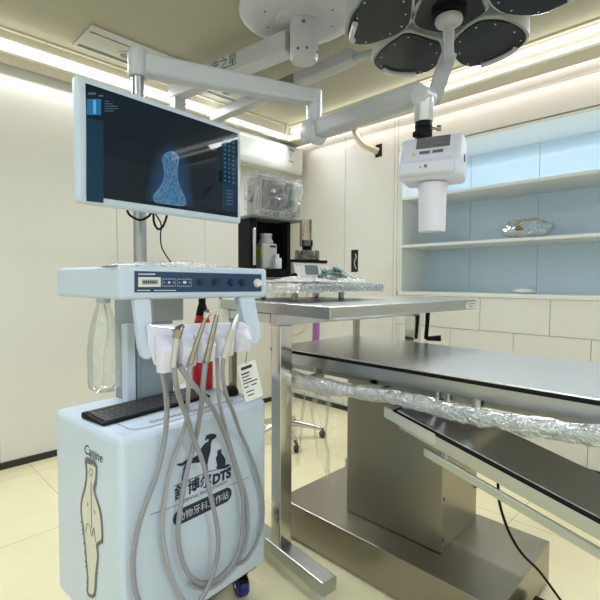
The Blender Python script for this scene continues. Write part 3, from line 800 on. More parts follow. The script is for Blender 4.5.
# ================================================================== CEILING PENDANT
cp = thing('ceiling_pendant', 'round white ceiling mount with a hanging cylinder and a boxy arm bearing dark lettering', 'ceiling mount', (1.80, 1.80, ZC))
cc = Vector((1.80, 1.80, ZC))
MB().lathe(cc, [(0, -.002), (.335, -.002), (.335, -.035), (.305, -.055), (.24, -.062), (.13, -.062), (.125, -.085), (0, -.085)], 56).build('cover', M['arm'], cp)
mb = MB()
for k in range(8):
    a = R(20+45*k); mb.cyl(cc+Vector((.20*math.cos(a), .20*math.sin(a), -.062)), cc+Vector((.20*math.cos(a), .20*math.sin(a), -.065)), .006, n=10)
mb.build('screws', M['grey_dark'], cp)
pc_ = MB().lathe(cc+Vector((.02, -.02, 0)), [(0, -.08), (.078, -.08), (.080, -.10), (.080, -.275), (.070, -.295), (0, -.297)], 40).build('hanging_cylinder', M['arm'], cp)
mb = MB()
for a in (200, 235, 290): 
    a = R(a); mb.cyl(cc+Vector((.02+.078*math.cos(a), -.02+.078*math.sin(a), -.26)), cc+Vector((.02+.083*math.cos(a), -.02+.083*math.sin(a), -.26)), .008, n=10)
a = R(222); mb.cyl(cc+Vector((.02+.078*math.cos(a), -.02+.078*math.sin(a), -.12)), cc+Vector((.02+.084*math.cos(a), -.02+.084*math.sin(a), -.12)), .010, n=12)
mb.build('screws', M['grey_dark'], pc_)
A0 = Vector((1.79, 1.86, 2.60)); A1 = Vector((1.665, 2.90, 2.60))
d = (A1-A0).normalized(); s_ = Vector((-d.y, d.x, 0))
ang = math.degrees(math.atan2(d.y, d.x))
AFm = frame(A0, ang); Ln = (A1-A0).length
ab = MB(AFm).box((0, -.05, -.055), (Ln+.03, .05, .060), .006, 2).build('arm', M['arm'], cp)
MB(AFm).box((Ln-.045, -.046, -.14), (Ln+.026, .046, -.05), .006).build('arm_drop_block', M['arm'], ab)
pb = MB(AFm).box((.25, -.002, -.02), (.26, .002, .02)); pb.bm.clear()
# lettering on the camera side of the arm (reads towards the canopy)
sd = s_ if (CAM-A0).dot(s_) > 0 else -s_
text_obj('lettering', '宠之星', .082, A0+d*.625+sd*.0505+Vector((0, 0, -.012)), -d, (0, 0, 1), M['ink'], ab, .0008)
mb = MB(AFm)
for k in range(3): mb.box((Ln+.0300, -.030, .035-.016*k), (Ln+.0306, .030-.012*(k % 2), .043-.016*k))

mb.build('end_label_print', M['inkgrey'], ab)

# ================================================================== DENTAL CART
CA = 4.4
CF = frame((.524, 1.247, 0), CA)
def cf(x, y, z): return CF @ Vector((x, y, z))
cn = (CF.to_3x3() @ Vector((0, -1, 0)))       # front normal
cu_ = (CF.to_3x3() @ Vector((1, 0, 0)))
CZ = .79; CW = .60; CDP = .47
ct = thing('dental_cart', 'white veterinary dental cart with dog and cat logo on its front, on blue casters', 'dental cart', cf(.3, .2, 0))
MB(CF).box((0, 0, .13), (CW, CDP, CZ), .022, 4).build('cabinet', M['white'], ct)
MB(CF).box((.03, .03, .112), (CW-.03, CDP-.03, .131)).build('bottom_frame', M['black'], ct)
for x, y in [(.06, .075), (CW-.06, .075), (.06, CDP-.07), (CW-.06, CDP-.07)]:
    k = MB(CF).cyl((x, y, .085), (x, y, .113), .022, n=18).prism([(-.035, .03), (.035, .03), (.045, .075), (.0, .092), (-.04, .085)], -.017, .017, .004, X=Matrix.Translation((x-.01, y, 0)) @ Matrix.Rotation(R(70), 4, 'Z') @ Matrix.Rotation(PI/2, 4, 'X')).build('caster', M['black'], ct)
    ax = Matrix.Rotation(R(70), 4, 'Z') @ Vector((0, 1, 0))
    MB(CF).lathe((x-.01, y, .045), [(0, -.024), (.030, -.024), (.038, -.022), (.045, -.014), (.045, .014), (.038, .022), (.030, .024), (0, .024)], 30, axis=ax).build('caster_wheel', M['blue'], k)
    MB(CF).lathe((x-.01, y, .045), [(0, -.027), (.008, -.027), (.009, -.024), (0, -.024)], 12, axis=ax).lathe((x-.01, y, .045), [(0, .027), (.008, .027), (.009, .024), (0, .024)], 12, axis=ax).build('axle_cap', M['alu'], k)
# front prints
P0 = cf(0, 0, 0)
def fp(px, py): return hit(px, py, P0+cn*.0008, cn)
prn = MB()
def ppoly(pts, mb=None, nrm=None, f=None, m=None, th=.0004):
    mb = mb or prn; f = f or fp
    v = [f(*p) for p in pts]
    vs = [mb.bm.verts.new(q+(nrm or cn)*th) for q in v]
    es = [mb.bm.edges.new((vs[i], vs[(i+1) % len(vs)])) for i in range(len(vs))]
    g = bmesh.ops.triangle_fill(mb.bm, use_beauty=True, edges=es)
    i = mb._mi(m)
    for q in g['geom']:
        if isinstance(q, bmesh.types.BMFace): q.material_index = i
def Z8(x, y): return (160+x/5.4545, 420+y/5.4545)
dog = [(244, 105), (252, 84), (272, 76), (290, 74), (309, 80), (305, 96), (290, 106), (281, 116), (277, 140), (276, 170), (266, 205), (258, 245), (262, 272), (240, 282), (238, 250), (232, 225), (212, 232), (180, 236), (160, 240), (148, 258), (138, 280), (132, 300), (136, 330), (120, 336), (118, 312), (126, 285), (128, 262), (136, 242), (118, 252), (100, 250), (88, 238), (100, 238), (120, 234), (150, 212), (180, 206), (205, 190), (220, 158), (238, 135), (246, 124), (262, 118), (266, 106), (258, 104), (250, 114)]
ppoly([Z8(*p) for p in dog])
cat = [(312, 172), (316, 160), (322, 166), (330, 156), (335, 165), (335, 180), (344, 192), (356, 210), (358, 232), (354, 246), (372, 240), (384, 244), (372, 254), (350, 262), (318, 268), (306, 262), (312, 246), (306, 222), (304, 206), (312, 192)]
ppoly([Z8(*p) for p in cat])
stroke(prn, [fp(*Z8(*p)) for p in [(75, 362), (100, 352), (150, 330), (210, 305), (260, 282), (320, 268), (390, 256)]], .0025, cn)
prn.build('animal_logo', M['ink'], ct)
tl = fp(*Z8(80, 440)); trr = fp(*Z8(390, 318)); tx = (trr-tl)
# text baseline runs level on the cart
def ftext(nm, body, size, px, py, m, bold=0, shear=0, align='LEFT'):
    return text_obj(nm, body, size, fp(px, py), cu_, (0, 0, 1), m, ct, .0012, align, bold, shear)
ftext('lettering', '舒博尔', .0505, *Z8(76, 436), M['ink'], .0009)
ftext('lettering', 'DTS', .046, *Z8(284, 352), M['ink'], .0027, .05)
ftext('lettering', 'DENTAL WORKSTATION', .0165, *Z8(126, 452), M['ink'], .0)
mb = MB()
stroke(mb, [fp(150, 515), fp(*Z8(112, 456))], .0016, cn); stroke(mb, [fp(*Z8(360, 362)), fp(*Z8(484, 313))], .0016, cn)
# pill
pa, pb_ = fp(*Z8(108, 520)), fp(*Z8(360, 418))
ua = cu_; zc_ = (pa.z+pb_.z)/2; hw = (pb_-pa).dot(ua)/2; mid = (pa+pb_)/2; mid.z = zc_; rr = .026
pts = [mid + ua*(hw*s1) + (ua*math.cos(a)+Vector((0, 0, 1))*math.sin(a))*rr + cn*.0005 for s1, rng in ((1, range(-90, 91, 15)), (-1, range(90, 271, 15))) for a in [R(x) for x in rng]]
mb.bm.faces.new([mb.bm.verts.new(p) for p in pts])
pil = mb.build('pill_print', M['ink'], ct)
text_obj('lettering', '动物牙科工作站', .0310, mid-ua*(.0)+cn*.0006+Vector((0, 0, -.0115)), cu_, (0, 0, 1), M['inklight'], ct, .0012, 'CENTER', 0)
# side prints
sn = (CF.to_3x3() @ Vector((-1, 0, 0))); su = (CF.to_3x3() @ Vector((0, -1, 0)))
S0 = cf(0, 0, 0)
def sp(px, py): return hit(px, py, S0+sn*.0008, sn)
def Zs(x, y): return (70+x/5, 480+y/5)
text_obj('lettering', 'Canine', .045, sp(84.0, 452.5), su, (0, 0, 1), M['ink'], ct, .0008, 'LEFT', 0, .25)
body = [(86, 458), (91, 462), (96, 465), (96, 480), (94, 490), (100, 510), (102, 528), (102, 540), (97, 545), (98, 556), (96, 575), (95, 592), (92, 596), (88, 592), (88, 578), (86, 555), (84, 532), (81.5, 512), (82, 500), (86, 484), (87, 470)]
mb = MB(); ppoly(body, mb, sn, sp); mb.build('anatomy_print', M['cream'], ct)
mb = MB()
stroke(mb, smooth_path([sp(*p) for p in body+[body[0]]], 4), .010, sn, None, .0012)
rnd = random.Random(3)
for i_ in range(len(body)):
    a, b = body[i_], body[(i_+1) % len(body)]
    for k in range(5):
        t_ = k/5; p = (a[0]+(b[0]-a[0])*t_, a[1]+(b[1]-a[1])*t_)
        stroke(mb, [sp(*p), sp(p[0]+(1.4 if p[0] > 91 else -1.2)*rnd.random(), p[1]+2.5)], .006, sn, None, .0014)
for k in range(7): stroke(mb, [sp(88+k*1.1, 464), sp(86+k*1.6, 456+abs(k-3)*.8)], .004, sn, None, .0014)
stroke(mb, [sp(91.5, 482), sp(91.8, 528)], .004, sn, None, .0014)
stroke(mb, smooth_path([sp(*p) for p in [(86, 532), (87.5, 524), (90, 526), (92, 536), (94, 528), (95, 534), (96, 542)]], 4), .004, sn, None, .0014)
stroke(mb, smooth_path([sp(*p) for p in [(91, 468), (89.6, 472), (91.5, 476), (93, 472), (91, 468)]], 4), .003, sn, None, .0014)
for p in ((88, 502), (95, 510)): stroke(mb, [sp(*p), sp(p[0]+.2, p[1]+4)], .006, sn, None, .0014)
mb.build('anatomy_outline', M['inkgrey'], ct)
# printed mat border and drawing row on the cart top
mb = MB(); zt = CZ+.0008
def tp(px, py): return hit(px, py, (0, 0, zt), (0, 0, 1))
corner = [cf(.10, .30, zt), cf(.065, .25, zt), cf(.065, .07, zt), cf(.075, .045, zt), cf(.11, .035, zt), cf(.50, .035, zt), cf(.54, .05, zt), cf(.55, .09, zt), cf(.55, .30, zt)]
stroke(mb, corner, .0035, (0, 0, 1), None, .0004)
for k in range(16):
    x = .15+.022*k
    c_ = [cf(x+.008*math.cos(a), .075+.011*math.sin(a), zt) for a in [2*PI*q/8 for q in range(8)]]
    stroke(mb, c_, .003, (0, 0, 1), None, .0004, True)
    stroke(mb, [cf(x-.004, .075, zt), cf(x+.004, .080, zt)], .004, (0, 0, 1), None, .0004)
mb.build('top_print', M['inkgrey'], ct)

# mast: column, side strip, pole
MS = MB(CF).box((.235, .30, CZ-.01), (.38, .46, 1.20), .006).build('mast_column', M['mast'], ct)
MB(CF).box((.222, .295, CZ-.005), (.235, .46, 1.20), .003).build('mast_side_plate', M['mast'], ct)
br = MB(CF).box((.183, .29, CZ-.002), (.214, .335, 1.09), .004).build('latch_strip', M['panelwhite'], ct)
MB(CF).box((.192, .286, 1.00), (.204, .291, 1.045), .002).cyl((.194, .286, 1.01), (.194, .282, 1.01), .008, n=12).build('latch', M['alu'], br)

# ================================================================== INSTRUMENT PANEL (part of the cart's head)
FLp, FRp, BRp, BLp = Vector((.507, 1.193, 0)), Vector((.953, 1.097, 0)), Vector((1.02, 1.42, 0)), Vector((.47, 1.60, 0))
PZ0, PZ1 = 1.195, 1.288
hp = MB().prism([FLp[:2], FRp[:2], BRp[:2], BLp[:2]], PZ0, PZ1, .010, 3).build('control_head', M['panelwhite'], ct)
pu = (FRp-FLp).normalized(); pn = Vector((pu.y, -pu.x, 0))
def pp(px, py, off=.0): return hit(px, py, FLp+pn*off, pn)
def quadbox(mb, c4, n, th, m=None, bev=0): mb.poly3([q+n*th for q in c4], n, th, m, bev)
mb = MB(); quadbox(mb, [pp(134.3, 292.5), pp(261.3, 291.5), pp(261.3, 274.3), pp(134.3, 271)], pn, .0015, None, .0006)
fa = mb.build('fascia', M['navy'], hp)
mb = MB(); quadbox(mb, [pp(138, 287), pp(160.5, 286.8), pp(160.5, 277.3), pp(138, 277)], pn, .0035, None, .0006); dsp = mb.build('display_bezel', M['acwhite'], hp)
mb = MB(); quadbox(mb, [pp(141.5, 284.5), pp(158, 284.3), pp(158, 279.7), pp(141.5, 279.5)], pn, .0042); mb.build('display', M['lcd'], dsp)
mb = MB()
for k in range(6): quadbox(mb, [pp(143+2.2*k, 283.3), pp(144.4+2.2*k, 283.3), pp(144.4+2.2*k, 280.8), pp(143+2.2*k, 280.8)], pn, .0046)
mb.build('display_digits', M['ink'], dsp)
mb = MB()
for x0, x1, y0, y1 in [(138, 155, 273.6, 274.8), (137, 150, 290, 290.8), (154, 176, 290, 290.8), (160+8, 170, 281.5, 283.5), (183, 186, 281, 283.6), (163.5, 164.3, 282, 283), (173, 174, 282, 283), (179, 180, 282, 283), (189, 190, 282, 283)]:
    quadbox(mb, [pp(x0, y1), pp(x1, y1), pp(x1, y0), pp(x0, y0)], pn, .0019)
for q in [(162, 279, 175, 286), (177, 279.2, 191, 286.2)]:
    stroke(mb, [pp(q[0], q[1]), pp(q[2], q[1]), pp(q[2], q[3]), pp(q[0], q[3])], .0012, pn, None, .0022, True)
mb.build('panel_print', M['inklight'], fa)
def knob(px, py, r, m, depth=.018, nm='knob'):
    c_ = pp(px, py)
    return MB().lathe(c_, [(0, .001), (r*1.15, .001), (r*1.15, .004), (r, .006), (r*.92, depth), (r*.8, depth+.002), (0, depth+.002)], 24, axis=pn).build(nm, m, hp)
for px, py in ((200.5, 281.7), (215.5, 282), (230.7, 282.3), (242, 282.3)):
    kb = knob(px, py, .0095, M['ink'])
    c_ = pp(px, py)+pn*.021
    MB().poly3([c_+pu*.003-Vector((0, 0, .009)), c_+pu*.003+Vector((0, 0, .009)), c_-pu*.003+Vector((0, 0, .009)), c_-pu*.003-Vector((0, 0, .009))], pn, .004).build('knob_grip', M['ink'], kb)
kb = knob(257.2, 283, .0120, M['acwhite'], .012, 'white_knob'); kb['label'] = 'white round knob'
# under box and carriers
MB().prism([(FLp+pu*.12-pn*.13)[:2], (FLp+pu*.22-pn*.13)[:2], (FLp+pu*.22-pn*.22)[:2], (FLp+pu*.12-pn*.22)[:2]], PZ0-.075, PZ0, .004).build('under_box', M['armgrey'], hp)
HOF = .035
def carrier(tops, bots, nm='holder_arm'):
    (x0, y0), (x1, _) = tops; (x2, y2), (x3, _) = bots
    a = pp(x0, y0, .0); b = pp(x1, y0, .0); c_ = pp(x3, y2-8, HOF); d_ = pp((x2+x3)/2, y2, HOF); e_ = pp(x2, y2-8, HOF)
    a.z = b.z = PZ0+.002
    md = pp(x1+(x3-x1)*.6, y0+(y2-y0)*.5, HOF*.6)
    return MB().poly3([a, pp(x2-1, y2-12, HOF), pp(x2+2.5, y2-1, HOF), pp(x3-2.5, y2-1, HOF), pp(x3+1, y2-10, HOF), b], pn, .045, None, .006).build(nm, M['panelwhite'], hp)
carrier(((134, 300), (151, 300)), ((141, 360.5), (154, 360.5)))
carrier(((239.5, 298), (255, 298)), ((248.5, 345.5), (261, 345.5)))
# handpiece holder: back rail + five scalloped cradles
HO = HOF+.004
def hpnt(px, py, off=0): return pp(px, py, HO+off)
hl_ = MB().poly3([hpnt(147, 325), hpnt(149, 345), hpnt(155, 366), hpnt(250, 347), hpnt(254, 336), hpnt(250, 326), hpnt(243, 322)], pn, .014, None, .005).build('holder_rail', M['lavender'], hp)
xs = [155, 174, 193, 212, 230, 247]
for k in range(5):
    xa, xb = xs[k]-.1, xs[k+1]+.1
    yt = 342-k*1.8; yb = 372-k*5.2
    mb = MB()
    tl_, tr_ = hpnt(xa, yt), hpnt(xb, yt-1); bl_, br_ = hpnt(xa+1.5, yb), hpnt(xb+1.5, yb-3)
    # scalloped outline extruded between an upper and a lower level
    def ring(L_, R_, dpt):
        out = []
        for s1, o_ in [(0, 0), (0, .45), (.05, .62), (.11, .84), (.18, 1), (.5, 1.0), (.82, 1), (.89, .84), (.95, .62), (1, .45), (1, 0)]:
            out.append(L_.lerp(R_, s1) + pn*(dpt*o_ + .001))
        return out
    rs = [ring(hpnt(xa, yt-6), hpnt(xb, yt-7), .010), ring(tl_, tr_, .040), ring(tl_.lerp(bl_, .25), tr_.lerp(br_, .25), .050), ring(bl_, br_, .030)]
    vs = [[mb.bm.verts.new(p) for p in r_] for r_ in rs]
    for a, b in zip(vs, vs[1:]):
        for q in range(len(a)):
            q2 = (q+1) % len(a); f = mb.bm.faces.new((a[q], a[q2], b[q2], b[q])); f.smooth = q < len(a)-1
    mb.bm.faces.new(vs[0]); mb.bm.faces.new(vs[-1][::-1])
    bmesh.ops.recalc_face_normals(mb.bm, faces=mb.bm.faces)
    mb.build('cradle', M['lavender'], hl_)

# -------- handpieces and their hoses (each one thing)
HC = .090       # distance of the handpieces in front of the panel plane
def h3(px, py, off): return pp(px, py, off)
def fr3(px, py, off=.03): return hit(px, py, P0+cn*off, cn)
def hose_path(up, dn):
    pts = [pp(*p, .045) for p in up]
    return pts
# hoses run from the holder plane (off .045) to hang close in front of the cart
def hose(name, px_pts, r, m, label, parent=None, offs=(.050, .035), grp=None):
    n_ = len(px_pts); pts = []
    for i_, (x, y) in enumerate(px_pts):
        # blend between the holder plane near the top and the cart's front plane lower down
        a = pp(x, y, offs[0]); b = fr3(x, y, offs[1])
        t_ = min(1, max(0, (y-372)/70)); t_ = t_*t_*(3-2*t_)
        # on the way back up (loops) the same rule holds
        pts.append(a.lerp(b, t_))
    return MB().tube(pts, r, 14, None, 8).build(name, m, parent)
# 1 syringe
t = thing('air_water_syringe', 'three-way syringe with thin bent nozzle in the leftmost cradle, trailing a grey hose', 'syringe', h3(176, 350, HC))
hb_ = MB().loft([h3(173.5, 367, HC-.004), h3(175, 350, HC), h3(178, 336, HC+.004)], [.0085, .009, .0105], 16).build('body', M['alu'], t)
MB().loft([h3(176.5, 338, HC+.004), h3(178.5, 330, HC+.006), h3(181, 326.5, HC+.004)], [.012, .014, .008], 16).cyl(h3(173.5, 331, HC+.008), h3(183, 326, HC), .007, n=14).build('head', M['brass'], t)
MB().tube([h3(176, 329, HC+.006), h3(171, 328, HC+.01), h3(160, 327, HC+.02), h3(149, 325.5, HC+.03)], .0022, 8).build('nozzle', M['chrome'], t)
hose('hose', [(174, 366), (176, 383), (180, 400), (187, 417), (193, 437), (203, 463), (210, 493), (217, 527), (217.5, 553), (211, 580), (201, 600), (190, 618)], .0078, M['hose'], '', t, (.082, .048))
# 2
t = thing('dental_handpiece', 'slim metal handpiece with round head in the second cradle, trailing a grey hose', 'handpiece', h3(200, 340, HC))
MB().loft([h3(190.5, 364, HC-.004), h3(196, 345, HC), h3(203, 325, HC+.004), h3(206, 317, HC+.006)], [.0075, .0072, .0062, .0050], 16).build('body', M['brass'], t)
MB().loft([h3(205, 318, HC+.006), h3(207, 313.5, HC+.006), h3(209, 311, HC+.004)], [.006, .0105, .007], 16).build('head', M['chrome'], t)
hose('hose', [(190.5, 364), (188.5, 385), (187.5, 410), (185, 425), (178, 447), (170, 470), (165, 497), (162, 527), (167, 560), (176, 587), (184, 602), (192, 618)], .0066, M['hose_white'], '', t, (.082, .022))
# 3
t = thing('dental_handpiece', 'tallest handpiece with narrow stepped tip in the third cradle, trailing a looped hose', 'handpiece', h3(214, 335, HC))
MB().loft([h3(206.5, 362, HC-.004), h3(210, 345, HC), h3(214, 328, HC+.003), h3(217, 315, HC+.004)], [.0085, .0088, .0078, .0065], 16).build('body', M['brass'], t)
MB().loft([h3(217, 315, HC+.004), h3(219, 308, HC+.005), h3(220.5, 300, HC+.006), h3(220.5, 298, HC+.010)], [.0052, .0035, .0042, .0048], 14).build('tip', M['chrome'], t)
hose('hose', [(205.5, 362), (203, 385), (201, 407), (196, 437), (188, 467), (182, 497), (178, 533), (182, 560), (191, 577), (204, 583), (220, 577), (236, 557), (242, 533), (243, 500), (237, 473), (227, 440), (214, 410), (198, 390), (189, 380), (180, 366)], .0080, M['hose'], '', t, (.082, .034))
# 4
t = thing('ultrasonic_scaler', 'thick beige scaler handpiece with metal tip in the fourth cradle, trailing a hose', 'handpiece', h3(230, 340, HC))
MB().loft([h3(224.5, 358, HC-.004), h3(229, 342, HC), h3(233.5, 328, HC+.004)], [.0098, .0108, .0112], 18).build('body', M['tan'], t)
MB().loft([h3(233.2, 329, HC+.004), h3(236.5, 319, HC+.006), h3(238.0, 314, HC+.006)], [.0115, .0095, .005], 16).build('tip', M['alu'], t)
hose('hose', [(223.5, 358), (222.5, 372), (224, 385), (228, 400), (233, 412), (240, 432), (247, 447), (255, 468), (261.5, 492), (263, 517), (257.5, 540), (250, 554), (243, 562), (237, 564)], .0064, M['hose'], '', t, (.082, .022))
# extra hoses coming out under the holder
tag(hose('hose', [(161, 366), (164, 380), (166.5, 400), (166.7, 417), (164, 443), (157, 473), (146, 503), (137.5, 530), (133, 560), (134.5, 587), (139, 602), (146, 618)], .0080, M['hose'], '', None, (.030, .030)), 'leftmost grey hose hanging from the holder down the front of the dental cart', 'hose')
tag(hose('hose', [(217, 356), (218, 385), (220, 405), (226, 430), (234, 457), (240.5, 478), (246.5, 500), (248, 533), (240, 560), (222, 581), (206, 589), (190, 584)], .0060, M['hose_white'], '', None, (.030, .012)), 'pale hose just behind the looped grey hose on the front of the dental cart', 'hose')
# hanging printed card on the holder
cq = [pp(245.5, 402.5, .050), pp(263, 395.5, .062), pp(255.3, 358.5, .062), pp(237.3, 366, .050)]
cq[2] = cq[3]+(cq[2]-cq[3]); nn_ = (cq[1]-cq[0]).cross(cq[3]-cq[0]).normalized()
if nn_.dot(CAM-cq[0]) < 0: nn_ = -nn_
# keep the four corners coplanar
cq[2] = cq[1]+cq[3]-cq[0]
cdg = MB().poly3(cq, nn_, .0012).build('hanging_card', M['card'], None, cq[3])
tag(cdg, 'white printed instruction card hanging at the right end of the handpiece holder', 'card')
def cpnt(u_, v_): return cq[3]+(cq[2]-cq[3])*u_+(cq[0]-cq[3])*v_
mb = MB()
for u0, u1, v0, v1 in [(.15, .75, .08, .16), (.1, .55, .24, .28), (.1, .5, .33, .36), (.1, .6, .42, .45), (.1, .9, .50, .53), (.1, .35, .60, .63), (.5, .8, .60, .63), (.15, .6, .74, .77), (.2, .55, .84, .87)]:
    mb.bm.faces.new([mb.bm.verts.new(cpnt(a, b)+nn_*.0006) for a, b in ((u0, v1), (u1, v1), (u1, v0), (u0, v0))])
mb.build('card_print', M['ink'], cdg)
MB().tube([cpnt(.5, .03), cpnt(.5, -.04), pp(247, 352, .045)], .0012, 6).build('card_string', M['inkgrey'], cdg)
#PART4
# ================================================================== MONITOR ON ITS POLE AND X-RAY ARM
PX_ = at(138, 63, 'z', 2.0); PX_ = Vector((.700, 1.475, 0))
xr = thing('dental_xray_unit', 'white dental x-ray unit with folding arm, boxy tube head and steel pole behind the screen', 'x-ray unit', (PX_.x, PX_.y, PZ1))
MB().cyl((PX_.x, PX_.y, PZ1), (PX_.x, PX_.y, 1.945), .0215, n=28).build('pole', M['pole'], xr)
E0 = Vector((PX_.x, PX_.y, 1.985))
zA = 1.985
EL = at(314, 98, 'z', zA+.035)
MB().lathe((PX_.x, PX_.y, 1.940), [(0, 0), (.030, 0), (.033, .008), (.033, .072), (.027, .090), (0, .094)], 32).build('pole_cap', M['arm'], xr)
def beam(p0, p1, w0, h0_, w1, h1_, nm, m, parent, bev=.008, up=Vector((0, 0, 1))):
    d = (p1-p0).normalized(); s1 = d.cross(up).normalized(); u1 = s1.cross(d)
    t = bmesh.new(); vs = []
    for p, w_, h_ in ((p0, w0, h0_), (p1, w1, h1_)):
        for a, b in ((-1, -1), (1, -1), (1, 1), (-1, 1)): vs.append(t.verts.new(p+s1*a*w_/2+u1*b*h_/2))
    for q in [(0, 1, 2, 3), (7, 6, 5, 4), (0, 4, 5, 1), (1, 5, 6, 2), (2, 6, 7, 3), (3, 7, 4, 0)]: t.faces.new([vs[k] for k in q])
    bmesh.ops.recalc_face_normals(t, faces=t.faces)
    bmesh.ops.bevel(t, geom=list(t.edges), offset=bev, segments=3, profile=.5, affect='EDGES')
    mb = MB(); mb._merge(t, None, False); return mb.build(nm, m, parent)
ba = beam(Vector((PX_.x+.015, PX_.y, zA)), EL+Vector((-.01, 0, 0)), .062, .072, .058, .062, 'horizontal_arm', M['arm'], xr, .012)
zk = dep(313, 132, EL.dot(FW)-CAM.dot(FW)).z
KN = Vector((EL.x, EL.y, zk))
MB().loft([EL+Vector((0, 0, .036)), EL+Vector((0, 0, .026)), EL+Vector((0, 0, -.03)), Vector((EL.x, EL.y, zk+.03))], [.024, .033, .033, .030], 28).build('elbow', M['arm'], xr)
# knuckle drum: axis roughly sideways
HE = dep(424, 97, 1.46)
dA = (HE-KN); dA.z = 0; dA.normalize(); sA = Vector((-dA.y, dA.x, 0))
kd = MB().lathe(KN, [(0, -.050), (.034, -.050), (.044, -.042), (.046, -.03), (.046, .03), (.044, .042), (.034, .050), (0, .050)], 36, axis=sA).build('knuckle', M['arm'], xr)
fa_ = beam(KN+dA*.005+Vector((0, 0, .004)), HE+Vector((0, 0, .015)), .066, .062, .058, .060, 'folding_arm', M['armgrey'], xr, .010)
beam(KN+dA*.05+Vector((0, 0, .036)), HE-dA*.06+Vector((0, 0, .043)), .050, .014, .046, .014, 'arm_cover', M['arm'], fa_, .004)
kb = MB().lathe(HE+Vector((0, 0, 0)), [(0, -.032), (.028, -.032), (.032, -.028), (.032, .028), (.028, .032), (0, .032)], 32, axis=sA).build('wrist', M['arm'], xr)
dz = HE.z
cpl = MB().lathe((HE.x, HE.y, HE.z), [(0, -.010), (.033, -.010), (.033, -.03), (.031, -.034), (.031, -.080), (.029, -.083), (0, -.083)], 32).build('coupling', M['alu'], xr)
MB().lathe((HE.x, HE.y, HE.z), [(0, -.082), (.027, -.082), (.028, -.10), (.024, -.104), (.028, -.108), (.028, -.128), (0, -.128)], 28).box((HE.x-.036, HE.y-.0, HE.z-.135), (HE.x+.030, HE.y+.02, HE.z-.118), .002).build('swivel_joint', M['black'], xr)
scr_d = Vector((.62, -.78, 0))
MB().cyl(Vector((HE.x, HE.y, HE.z-.104))+scr_d*.02, Vector((HE.x, HE.y, HE.z-.104))+scr_d*.045, .005, n=12).cyl(Vector((HE.x, HE.y, HE.z-.104))+scr_d*.040, Vector((HE.x, HE.y, HE.z-.104))+scr_d*.056, .010, n=14).build('locking_screw', M['brass'], xr)
# tube head: faces the camera, slightly turned
HZ1 = HE.z-.130
hdc = dep(433, 160, 1.43)
HFm = Matrix.Translation(hdc) @ Matrix.Rotation(R(-71), 4, 'Z') @ Matrix.Rotation(R(0), 4, 'X')
W_, D_ = .195, .145
prof = [(-.5*D_, -.074), (.5*D_, -.074), (.5*D_, .052), (.38*D_, .070), (-.20*D_, .070), (-.5*D_, -.012)]
Xp = Matrix(((0, 0, 1, 0), (1, 0, 0, 0), (0, 1, 0, 0), (0, 0, 0, 1)))
hh = MB(HFm).prism(prof, -W_/2, W_/2, .018, 4, X=Xp).build('tube_head', M['headwhite'], xr)
MB(HFm).prism([(-.56*D_-.004, -.060), (-.40*D_, -.069), (-.40*D_, -.012), (-.56*D_-.004, -.018)], -W_/2+.006, W_/2-.022, .009, 3, X=Xp).build('front_cover', M['headwhite'], hh)
# sloped top-front carries dark labels
sa = Vector((0, -.5*D_, -.012)); sb = Vector((0, -.20*D_, .070)); sdir = (sb-sa)
snn = Vector((0, -sdir.z, sdir.y)).normalized()
def sl_(x, t_, off=.001): return HFm @ (sa+sdir*t_+Vector((x, 0, 0))+snn*off)
def slq(mb, x0, x1, t0, t1, off=.001): mb.bm.faces.new([mb.bm.verts.new(sl_(x, t_, off)) for x, t_ in ((x0, t0), (x1, t0), (x1, t1), (x0, t1))])
mb = MB(); slq(mb, -.045, .058, .44, .93); slq(mb, -.032, .0, .20, .33); slq(mb, .008, .040, .20, .33)
dl = mb.build('dark_label', M['grey_dark'], hh)
mb = MB()
for k in range(4): slq(mb, -.044, .02-.012*(k % 2), .50+.11*k, .53+.11*k, .0016)
slq(mb, -.005, .04, .80, .83, .0016); slq(mb, .01, .045, .6, .64, .0016)
mb.build('label_print', M['inkgrey'], dl)
mb = MB(); mb.bm.faces.new([mb.bm.verts.new(sl_(x, t_, .0012)) for x, t_ in ((-.060, .19), (-.044, .19), (-.052, .32))]); mb.build('warning_triangle', M['yellow'], hh)
mb = MB(HFm); mb.cyl((-.008, -.56*D_-.003, -.038), (-.008, -.56*D_-.0065, -.038), .005, n=14).cyl((-.024, -.56*D_-.003, -.040), (-.024, -.56*D_-.0065, -.040), .0025, n=10); mb.build('front_holes', M['grey_dark'], hh)
MB(HFm).lathe((.0, .0, -.070), [(0, -.006), (.047, -.006), (.047, -.018), (.0445, -.022), (.042, -.158), (.039, -.162), (.036, -.162), (.036, -.02), (0, -.02)], 40).build('cone', M['lavender'], hh)
MB(HFm).box((W_/2-.002, -.03, -.02), (W_/2+.003, -.01, .0), .002).build('side_button', M['grey_dark'], hh)

